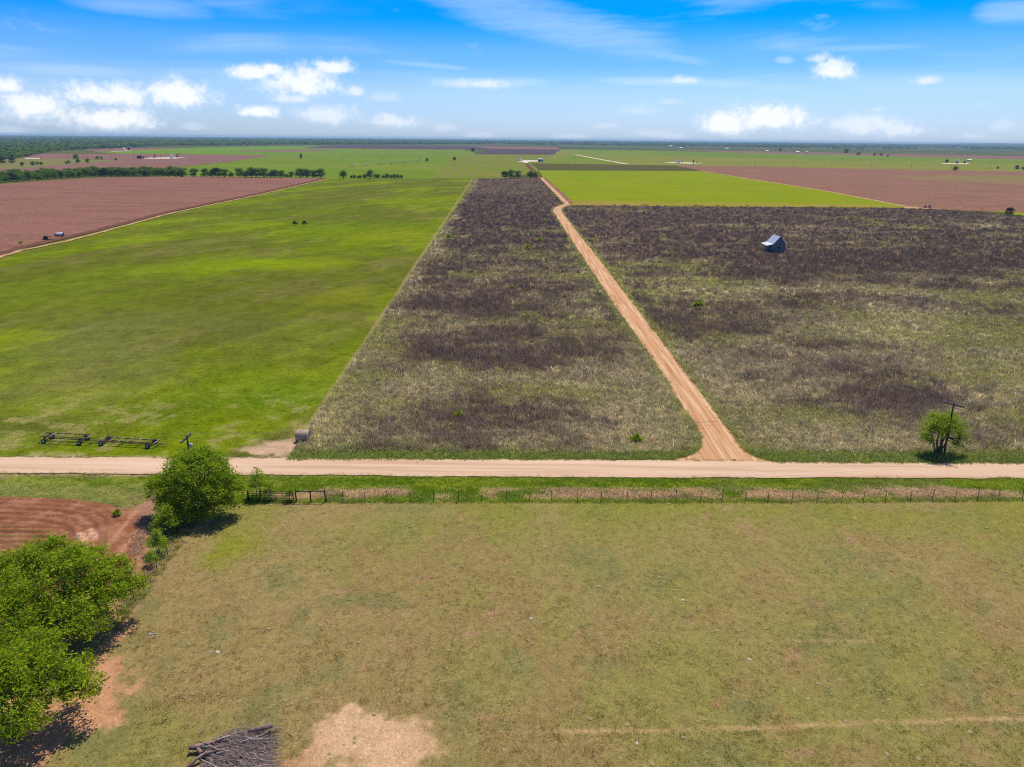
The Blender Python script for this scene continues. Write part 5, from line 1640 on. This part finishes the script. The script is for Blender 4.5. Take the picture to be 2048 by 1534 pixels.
# pump and nurse tank on the ploughed field edge
q0 = G(92.5, 480.5)
root = empty('pump_unit', q0, R(12))
MB().box((0, 0, .35), (2.6, 1.2, .14)).build('skid', M_steel_dark, root)
MB().box((-.1, 0, .95), (1.3, .9, 1.0)).box((-.1, 0, 1.5), (1.0, .7, .18)).build('engine', M_darkpaint, root)
MB().tube([(.75, 0, .5), (.75, 0, 1.3), (1.6, 0, 1.35), (1.9, 0, .2)], .11, 8).build('pipe', M_steel_dark, root, True)
MB().tube([(-.4, .2, 1.55), (-.4, .2, 2.1)], .05, 6).build('exhaust', M_rust, root)
for s_ in (-1, 1): wheel(root, (-.4, s_ * .7, .36), .36, .18, (0, 1, 0))
tag(root, 'dark boxy pump engine on the edge of the ploughed rose field', 'pump')
root = empty('nurse_tank', G(119.5, 473.5), R(15))
MB().tube([(-1.3, 0, 1.05), (-1.15, 0, 1.05), (1.15, 0, 1.05), (1.3, 0, 1.05)], [.25, .55, .55, .25], 16).build('tank', M_white, root, True)
MB().beam((-1.6, .4, .5), (1.6, .4, .5), .1, .12).beam((-1.6, -.4, .5), (1.6, -.4, .5), .1, .12).beam((1.6, 0, .5), (2.6, 0, .35), .1, .1).build('frame', M_darkpaint, root)
MB().box((1.45, 0, 1.0), (.35, .9, .9)).build('pump_box', M_darkpaint, root)
MB().box((-1.5, 0, .9), (.3, .8, .7)).build('hose_box', M_darkpaint, root)
for xx in (-.7, .8):
    for s_ in (-1, 1): wheel(root, (xx, s_ * .62, .36), .36, .2, (0, 1, 0))
tag(root, 'pale tank trailer beside the dark pump on the field edge', 'tank trailer')
for (x_, y_, lab) in [(1850, 416.3, 'left of two small dark well heads at the sandy track end'), (1858.5, 415.8, 'right of two small dark well heads at the sandy track end')]:
    root = empty('well_head', G(x_, y_))
    MB().tube([(0, 0, 0), (0, 0, .9), (0, 0, 1.0), (0, 0, 1.7)], [.35, .35, .5, .5], 10).build('motor', M_darkpaint, root)
    MB().tube([(.2, 0, .5), (1.3, 0, .5), (1.3, 0, 0)], .14, 8).build('discharge_pipe', M_steel_dark, root)
    MB().box((-.9, 0, .7), (.5, .35, 1.3)).build('control_box', M_galv, root)
    tag(root, lab, 'pump')
root = empty('marker_posts', G(1962, 421)); MB().tube([(0, 0, 0), (0, 0, 1.7)], .12, 6).build('post', M_oldwood, root); MB().tube([(1.2, 0, 0), (1.2, 0, 1.3)], .1, 6).build('post', M_wood_pole, root); MB().beam((0, 0, 1.2), (1.2, 0, 1.1), .08, .1).build('rail', M_oldwood, root)
tag(root, 'pair of short old posts at the far edge of the weedy field', 'posts')

# ------------------------------------------------------------------ far oil sites and farm buildings
def tank(loc, r_, h_, mt, label, group=None):
    root = empty('storage_tank', loc)
    MB().tube([(0, 0, 0), (0, 0, h_), (0, 0, h_ + .05), (0, 0, h_ + r_ * .22)], [r_, r_, r_ * 1.02, .15], 20).build('shell', mt, root, True)
    ld = MB()
    for s_ in (-.25, .25): ld.beam((s_, -r_ - .12, 0), (s_, -r_ - .12, h_ + .6), .06, .06)
    for k in range(int(h_ / .4)): ld.beam((-.25, -r_ - .12, .4 * k + .2), (.25, -r_ - .12, .4 * k + .2), .04, .04)
    ld.build('ladder', M_steel_dark, root)
    MB().tube([(0, 0, h_ + r_ * .2), (0, 0, h_ + r_ * .2 + .5)], .2, 8).build('hatch', M_steel_dark, root)
    return tag(root, label, 'tank', group)


def pumpjack(loc, s_, rz, mt, label):
    root = empty('pumpjack', loc, rz); root.scale = (s_,) * 3
    MB().box((0, 0, .2), (6.5, 1.6, .4)).build('base', mt, root)
    b = MB()
    for dx, dy in ((-.9, -.7), (.9, -.7), (-.9, .7), (.9, .7)): b.beam((dx, dy, .4), (0, dy * .2, 4.6), .2, .2)
    b.build('samson_post', mt, root)
    MB().beam((-3.0, 0, 4.4), (2.8, 0, 5.2), .4, .55).build('walking_beam', mt, root)
    MB().poly([(2.6, -.25, 5.9), (3.3, -.25, 5.5), (3.5, -.25, 4.6), (3.2, -.25, 3.8), (2.6, -.25, 4.5)]).poly([(2.6, .25, 5.9), (2.6, .25, 4.5), (3.2, .25, 3.8), (3.5, .25, 4.6), (3.3, .25, 5.5)]).beam((2.75, 0, 5.75), (3.3, 0, 5.45), .5, .1).beam((3.3, 0, 5.5), (3.5, 0, 4.6), .5, .1).beam((3.5, 0, 4.6), (3.2, 0, 3.8), .5, .1).build('horse_head', mt, root)
    MB().beam((-2.9, -.5, 4.4), (-2.6, -.5, 1.5), .15, .15).beam((-2.9, .5, 4.4), (-2.6, .5, 1.5), .15, .15).build('pitman_arm', mt, root)
    MB().box((-2.6, -.6, 1.3), (1.4, .3, 1.6)).box((-2.6, .6, 1.3), (1.4, .3, 1.6)).build('counterweight', mt, root)
    MB().tube([(3.4, 0, 4.2), (3.4, 0, .2)], .05, 5).build('polished_rod', M_galv, root)
    return tag(root, label, 'pumpjack')


tank(G(277, 317.3), 2.2, 4.6, M_darkpaint, 'left of two dark tanks at the left far well site')
tank(G(281.6, 317.3), 2.2, 4.9, M_darkpaint, 'right of two dark tanks at the left far well site')
tank(G(287.3, 317), 1.6, 3.0, M_rust, 'small rusty tank right of the dark tanks at left well site')
pumpjack(G(310, 316), 1.15, R(80), M_darkpaint, 'dark pumpjack in the middle of the left far well pad')
tank(G(344, 317), 3.0, 6.0, M_white, 'big white tank on the left far well pad')
tank(G(347.3, 316.8), 1.3, 3.0, M_white, 'small white tank beside the big one at left well pad')
pumpjack(G(356.4, 314.8), 1.25, R(75), M_darkpaint, 'dark pumpjack right of the white tanks at left well pad')
tank(G(248.5, 301.8), 3.2, 8.0, M_white, 'tiny white far tank on the upper left pad')
tank(G(258, 300.3), 2.6, 6.5, M_darkpaint, 'tiny dark far tank on the upper left pad')
tank(G(1040.3, 322.3), 1.7, 5.4, M_white, 'tall white tank at the centre far well site')
tank(G(1036.8, 322.6), 1.5, 2.6, M_galv, 'low grey tank left of the white one at centre well site')
tank(G(1044.2, 322.6), 1.6, 3.0, M_white, 'low white tank right of the tall one at centre well site')


def building(loc, w2, l2, h2, rise, rz, mt, rm, label, name='farm_building'):
    root = empty(name, loc, rz)
    MB().box((0, 0, h2 / 2), (w2, l2, h2)).build('wall', mt, root)
    b = MB(); n0 = len(b.v)
    b.v += [Vector(q) for q in ((-w2 / 2 - .3, -l2 / 2 - .3, h2), (w2 / 2 + .3, -l2 / 2 - .3, h2), (w2 / 2 + .3, l2 / 2 + .3, h2), (-w2 / 2 - .3, l2 / 2 + .3, h2), (-w2 / 2 - .3, 0, h2 + rise), (w2 / 2 + .3, 0, h2 + rise))]
    b.f += [(0, 1, 5, 4), (2, 3, 4, 5), (0, 4, 3), (1, 2, 5), (0, 3, 2, 1)]
    b.build('roof', rm, root)
    MB().box((-w2 * .32, -l2 / 2 - .02, h2 * .42), (w2 * .28, .08, h2 * .84)).build('door', M_black, root)
    return tag(root, label, 'building')


building(G(1081, 323.3), 8.6, 5.0, 4.2, 1.2, R(5), M_bluegrey, M_bluegrey, 'blue grey metal building with dark doorway at the centre far site')
tank(G(1353.5, 325.6), 1.6, 4.2, M_galv, 'left grey tank at the right centre well site')
tank(G(1358, 325.8), 1.7, 4.8, M_galv, 'middle taller grey tank at the right centre well site')
pumpjack(G(1363.5, 326), .85, R(70), M_darkpaint, 'dark pumpjack beside the grey tanks at right centre')
tank(G(1386.3, 326.6), 1.0, 6.2, M_darkpaint, 'slim tall dark tank right of the grey tanks')
tank(G(1393.8, 326.4), .8, 2.8, M_darkpaint, 'small slim dark tank rightmost at right centre site')
tank(G(1916.5, 327), 2.3, 6.5, M_white, 'white tank with rusty neighbour at far right site')
tank(G(1913, 327), 1.8, 4.0, M_rust, 'small rusty tank at the far right site')
tank(G(1928.8, 326.5), 1.7, 4.2, M_darkpaint, 'dark tank at the far right site')
for x_, y_, w2, lab in [(1595, 305.3, 11, 'left of two white far farmhouses right of centre'), (1613, 305.8, 11, 'right of two white far farmhouses right of centre'), (1453, 299, 17, 'white far farm building at right centre horizon'), (1362, 297, 13, 'small white far building left of the farm at right horizon'), (1341, 293.7, 18, 'tiny white far building in the woods right of centre'), (1534, 303.2, 10, 'tiny pale far building left of the two farmhouses'), (1938, 321.6, 9, 'low pale far shed above the far right site')]:
    building(G(x_, y_), w2, w2 * .6, w2 * .28, w2 * .13, random.uniform(-.4, .4), M_white, M_galv, lab, 'farmhouse')

# centre-pivot irrigation line out in the far green wheat
root = empty('irrigation_pivot', G(731, 331.6))
p0 = Vector(root.location)
tw_ = [G(a, b) - p0 for a, b in ((703, 334), (731, 331.6), (760.6, 329.2), (786, 327.6), (810, 326.2), (834.5, 324.6))]
for a, b in zip(tw_[:-1], tw_[1:]):
    m_ = (a + b) / 2
    MB().tube([a + Vector((0, 0, 3.6)), m_ + Vector((0, 0, 4.4)), b + Vector((0, 0, 3.6))], .12, 6).tube([a + Vector((0, 0, 3.5)), m_ + Vector((0, 0, 3.2)), b + Vector((0, 0, 3.5))], .05, 4).build('span_pipe', M_galv, root)
dv = (tw_[-1] - tw_[0]).normalized(); nv = Vector((-dv.y, dv.x, 0))
for q in tw_:
    t_ = MB().beam(q + nv * 2 + Vector((0, 0, .6)), q + Vector((0, 0, 3.7)), .14, .14).beam(q - nv * 2 + Vector((0, 0, .6)), q + Vector((0, 0, 3.7)), .14, .14).beam(q - nv * 2.2 + Vector((0, 0, .7)), q + nv * 2.2 + Vector((0, 0, .7)), .18, .18).build('tower', M_galv, root)
    for s_ in (-1, 1):
        c_ = q + nv * (2.2 * s_) + Vector((0, 0, .65))
        MB().tube([c_ - dv * .18, c_ + dv * .18], .65, 14).build('tyre', M_rubber, t_)
tag(root, 'far wheeled irrigation pivot line standing in the green wheat', 'irrigation pivot')

# ------------------------------------------------------------------ brush pile, rocks and debris in the pasture
M_twig = plain_mat('grey_dead_twigs', (0.44, 0.35, 0.31), 0.9, var=.45, scale=5, dark=.45)
M_log = plain_mat('reddish_log', (0.29, 0.185, 0.15), 0.9, var=.5, scale=3, dark=.4)
bc = G(465, 1512)
root = empty('brush_pile', bc)
rb2 = random.Random(12)


def loc_(px_, py_, z_):
    p = G(px_, py_, z_); return p - bc


MB().tube([loc_(497, 1462, .5), loc_(520, 1457, .62), loc_(544, 1450, .7)], [.13, .17, .19], 9).build('log', M_log, root, True)
MB().tube([loc_(378, 1496, .45), loc_(394, 1494, .42), loc_(412, 1488, .5), loc_(450, 1478, .6)], [.15, .17, .12, .06], 8).tube([loc_(394, 1494, .4), loc_(402, 1506, .3), loc_(420, 1520, .25)], [.14, .12, .07], 8).build('stub', M_log, root, True)
MB().tube([loc_(372, 1540, .2), loc_(392, 1518, .4), loc_(412, 1506, .5), loc_(450, 1498, .6)], [.12, .11, .09, .05], 7).build('log', M_log, root, True)
for k in range(26):
    x_, y_ = rb2.uniform(395, 500), rb2.uniform(1462, 1545)
    a = rb2.gauss(.12, .35); L = rb2.uniform(1.2, 2.8)
    p = loc_(x_, y_, rb2.uniform(.25, .75)); dv = Vector((math.cos(a), math.sin(a), rb2.uniform(-.12, .08)))
    q = [p + dv * (L * t_) + Vector((0, rb2.gauss(0, .06), rb2.gauss(0, .05))) for t_ in (0, .35, .7, 1)]
    MB().tube(q, [.05, .042, .03, .015], 6).build('branch', M_twig if k % 3 else M_log, root, True)
tw = MB()
for k in range(2300):
    x_ = rb2.uniform(398, 535); y_ = rb2.uniform(1460, 1560)
    u_2 = (x_ - 398) / 137
    ymin = 1490 - 34 * min(1, u_2 * 1.9) if x_ < 470 else 1456 + (x_ - 470) * .12
    if y_ < ymin: continue
    mid = 1 - abs(u_2 - .45) * 1.3
    hz_ = rb2.uniform(.04, .85) * max(.25, mid)
    a = rb2.gauss(.05 + (1500 - y_) * .004, .4); L = rb2.uniform(.4, 1.5)
    p = loc_(x_, y_, hz_); dv = Vector((math.cos(a), math.sin(a), rb2.gauss(-.05, .14)))
    c2 = Vector((rb2.gauss(0, .08), rb2.gauss(0, .08), rb2.gauss(0, .06)))
    e = p + dv * L
    if e.z < .03: e.z = .03
    r_ = rb2.choice((.008, .010, .012, .016, .022))
    tw.tube([p, (p + e) / 2 + c2, e], [r_, r_ * .8, r_ * .35], 3, False)
o = tw.build('twigs', M_twig, root); tag(o, kind='stuff')
tag(root, 'heap of cut dead branches and logs at the bottom edge of the pasture', 'brush pile')


def stick(px0, py0, px1, py1, lab):
    a, b = G(px0, py0, .05), G(px1, py1, .05)
    m_ = (a + b) / 2
    o = MB().tube([a - m_, Vector((.05, .05, .06)), b - m_], [.03, .028, .012], 5).build('stick', M_oldwood, None, True, m_)
    tag(o, lab, 'stick')


stick(395, 1473, 415, 1450, 'pale bent stick lying above the brush pile')
stick(574, 1466, 588, 1480, 'thin pale stick lying right of the brush pile')

M_stone = plain_mat('pale_stone', (0.30, 0.245, 0.115), 0.9, var=.4, scale=6)
M_stone_w = plain_mat('white_stone', (0.46, 0.42, 0.34), 0.9, var=.25, scale=6)


def pebble(seed, flat_=.5):
    rg2 = np.random.default_rng(seed)
    v = [(0, 0, flat_ * .5)]; f = []
    for ring, (rr, zq) in enumerate(((.45, .42), (.85, .22), (1.0, -.05))):
        for k in range(9):
            a = 2 * math.pi * k / 9
            q = rr * (1 + rg2.normal(0, .14))
            v.append((q * math.cos(a), q * math.sin(a) * .8, zq * flat_ * (1 + rg2.normal(0, .2))))
    for k in range(9): f.append((0, 1 + k, 1 + (k + 1) % 9))
    me_ = bpy.data.meshes.new('stone'); fr = list(f)
    for ring in range(2):
        for k in range(9):
            a_1 = 1 + ring * 9 + k; b_1 = 1 + ring * 9 + (k + 1) % 9
            fr.append((a_1, a_1 + 9, b_1 + 9, b_1))
    me_.from_pydata(v, [], fr); me_.update()
    return me_


stones = [pebble(600 + k) for k in range(6)]
for k, m_ in enumerate(stones): m_.materials.append(M_stone_w if k == 5 else M_stone)
npx = 0
rs = np.random.default_rng(44)
known = [(436, 1305), (372, 1366), (478, 1404), (849, 1103), (924, 1345), (1062, 1238), (1316, 1288), (1238, 1243), (1478, 1262), (1370, 1202), (1499, 1320), (1635, 1368), (1983, 1373), (2031, 1389), (1847, 1459), (1274, 1488), (1305, 1530), (1255, 1450), (1114, 1421), (1410, 1440), (1366, 1201), (1196, 1174), (1312, 1227), (611, 1543), (408, 1332)]
pts = known + [(rs.uniform(300, 2045), 1008 + 520 * rs.uniform() ** 1.7) for _ in range(270)]
for k, (x_, y_) in enumerate(pts):
    p = G(x_, y_)
    if p.x < float(side_x(np.array(p.y))) + 1: continue
    o = link('dung_pat', stones[k % 5 if k >= len(known) or k % 5 else 5], None, None, (p.x, p.y, .07))
    s_ = rs.uniform(.08, .17) if k >= len(known) else rs.uniform(.13, .19)
    o.scale = (s_ * rs.uniform(.9, 1.3), s_, s_ * rs.uniform(.45, .8)); o.rotation_euler = (0, 0, rs.uniform(0, 6.28))
    tag(o, 'pale dried dung pat or stone lying in the grazed pasture', 'stone', 'pale lumps scattered over the pasture')
# white scraps by the side fence
wv = MB()
for k in range(14):
    q = G(305 + rs.normal(0, 6), 1270 + rs.normal(0, 5)) - G(305, 1270)
    wv.box((q.x, q.y, .05), (rs.uniform(.1, .26), rs.uniform(.04, .09), .04), Matrix.Rotation(rs.uniform(0, 3), 3, 'Z'))
tag(wv.build('bone_scatter', M_stone_w, None, False, G(305, 1270, .02)), 'scatter of small white scraps near the side fence', 'debris')
# chunk of pale junk by the bush
jb = MB()
for k in range(9):
    jb.tube([(rs.normal(0, .35), rs.normal(0, .25), .1 + rs.uniform(0, .2)), (rs.normal(0, .35), rs.normal(0, .25), .2 + rs.uniform(0, .25))], [.16, .1], 6)
tag(jb.build('rock_heap', M_stone, None, False, G(318, 1073)), 'small heap of pale rocks beside the round bush', 'rocks')
# dry brush strip at the edge of the ploughed corner
xy = []
for k in range(260):
    t_ = rs.uniform(0, 1)
    p = G(np.interp(t_, [0, 1], [300, 268]) + rs.normal(0, 7), np.interp(t_, [0, 1], [1035, 1112]))
    xy.append((p.x, p.y))
xy = np.array(xy)
scatter('furrow_litter', 'tan dead weeds along the right edge of the ploughed corner', 'weeds', xy, .1, jit(np.tile((0.40, .26, .17), (len(xy), 1)), .3), np.c_[rs.uniform(.5, .9, len(xy)), rs.uniform(.5, .9, len(xy)), rs.uniform(.2, .45, len(xy))], SET_DRY)
# strip of taller green weeds along the side fence
x, y, px_, py_ = sample_px(1500, 240, 420, 1020, 1240)
dx = x - side_x(y)
k = (np.abs(dx + .4) < .9 + .5 * fbm(x, y, 99, 2))
cc = lerp(np.tile((.13, .18, .02), (k.sum(), 1)), (.27, .22, .10), RNG.uniform(0, 1, k.sum()))
scatter('fence_weeds', 'green and tan weeds along the diagonal side fence', 'weeds', np.c_[x[k], y[k]], .02, jit(cc), RNG.uniform(.4, .9, k.sum()), SET_GRASS)

# ------------------------------------------------------------------ haze: the air over the plain
HAZE = 7e-5
hm = bpy.data.materials.new('air'); hm.use_nodes = True
ht = NT(hm.node_tree); ht.n.remove(ht.n['Principled BSDF'])
pv = ht.new('ShaderNodeVolumePrincipled')
pv.inputs['Color'].default_value = (0.50, 0.76, 1.0, 1)
pv.inputs['Density'].default_value = HAZE
pv.inputs['Density Attribute'].default_value = ''
ht.l.new(pv.outputs[0], ht.n['Material Output'].inputs['Volume'])
o = MB().box((0, 0, 23), (40000, 40000, 49)).build('haze', hm)
tag(o, 'thin bluish air over the far plain', 'haze', None, 'stuff')
S.cycles.volume_bounces = 0
S.cycles.max_bounces = 4
S.cycles.diffuse_bounces = 2
S.cycles.use_denoising = False
S.cycles.filter_width = 1.15
S.cycles.transparent_max_bounces = 8

# coarser weeds standing in the grazed pasture
x, y, px_, py_ = sample_px(9000, 260, 2070, 1004, 1540)
ok = (y < fence_y(x) - .3) & (x > side_x(y) + .5)
x, y = x[ok], y[ok]
b_, under, n2, n3 = bare_masks(x, y)
k = (np.maximum(b_, under) < .35) & (fbm(x / 2.2, y / 2.2, 191, 3) + RNG.uniform(-.2, .2, len(x)) > .56)
x, y = x[k], y[k]
pick = RNG.uniform(0, 1, len(x))
cc = col_pasture(x, y) * 1.05
cc = lerp(cc, (0.095, 0.125, 0.03), (pick < .35) * .75)
cc = lerp(cc, (0.30, 0.235, 0.11), (pick > .7) * .8)
s_ = np.clip(np.exp(RNG.normal(-1.0, .35, len(x))), .18, .75)
scatter('pasture_weeds', 'low weed clumps dotted over the grazed pasture', 'weeds', np.c_[x, y], .04, jit(cc, .2), np.c_[s_, s_, s_ * .55], SET_GRASS)
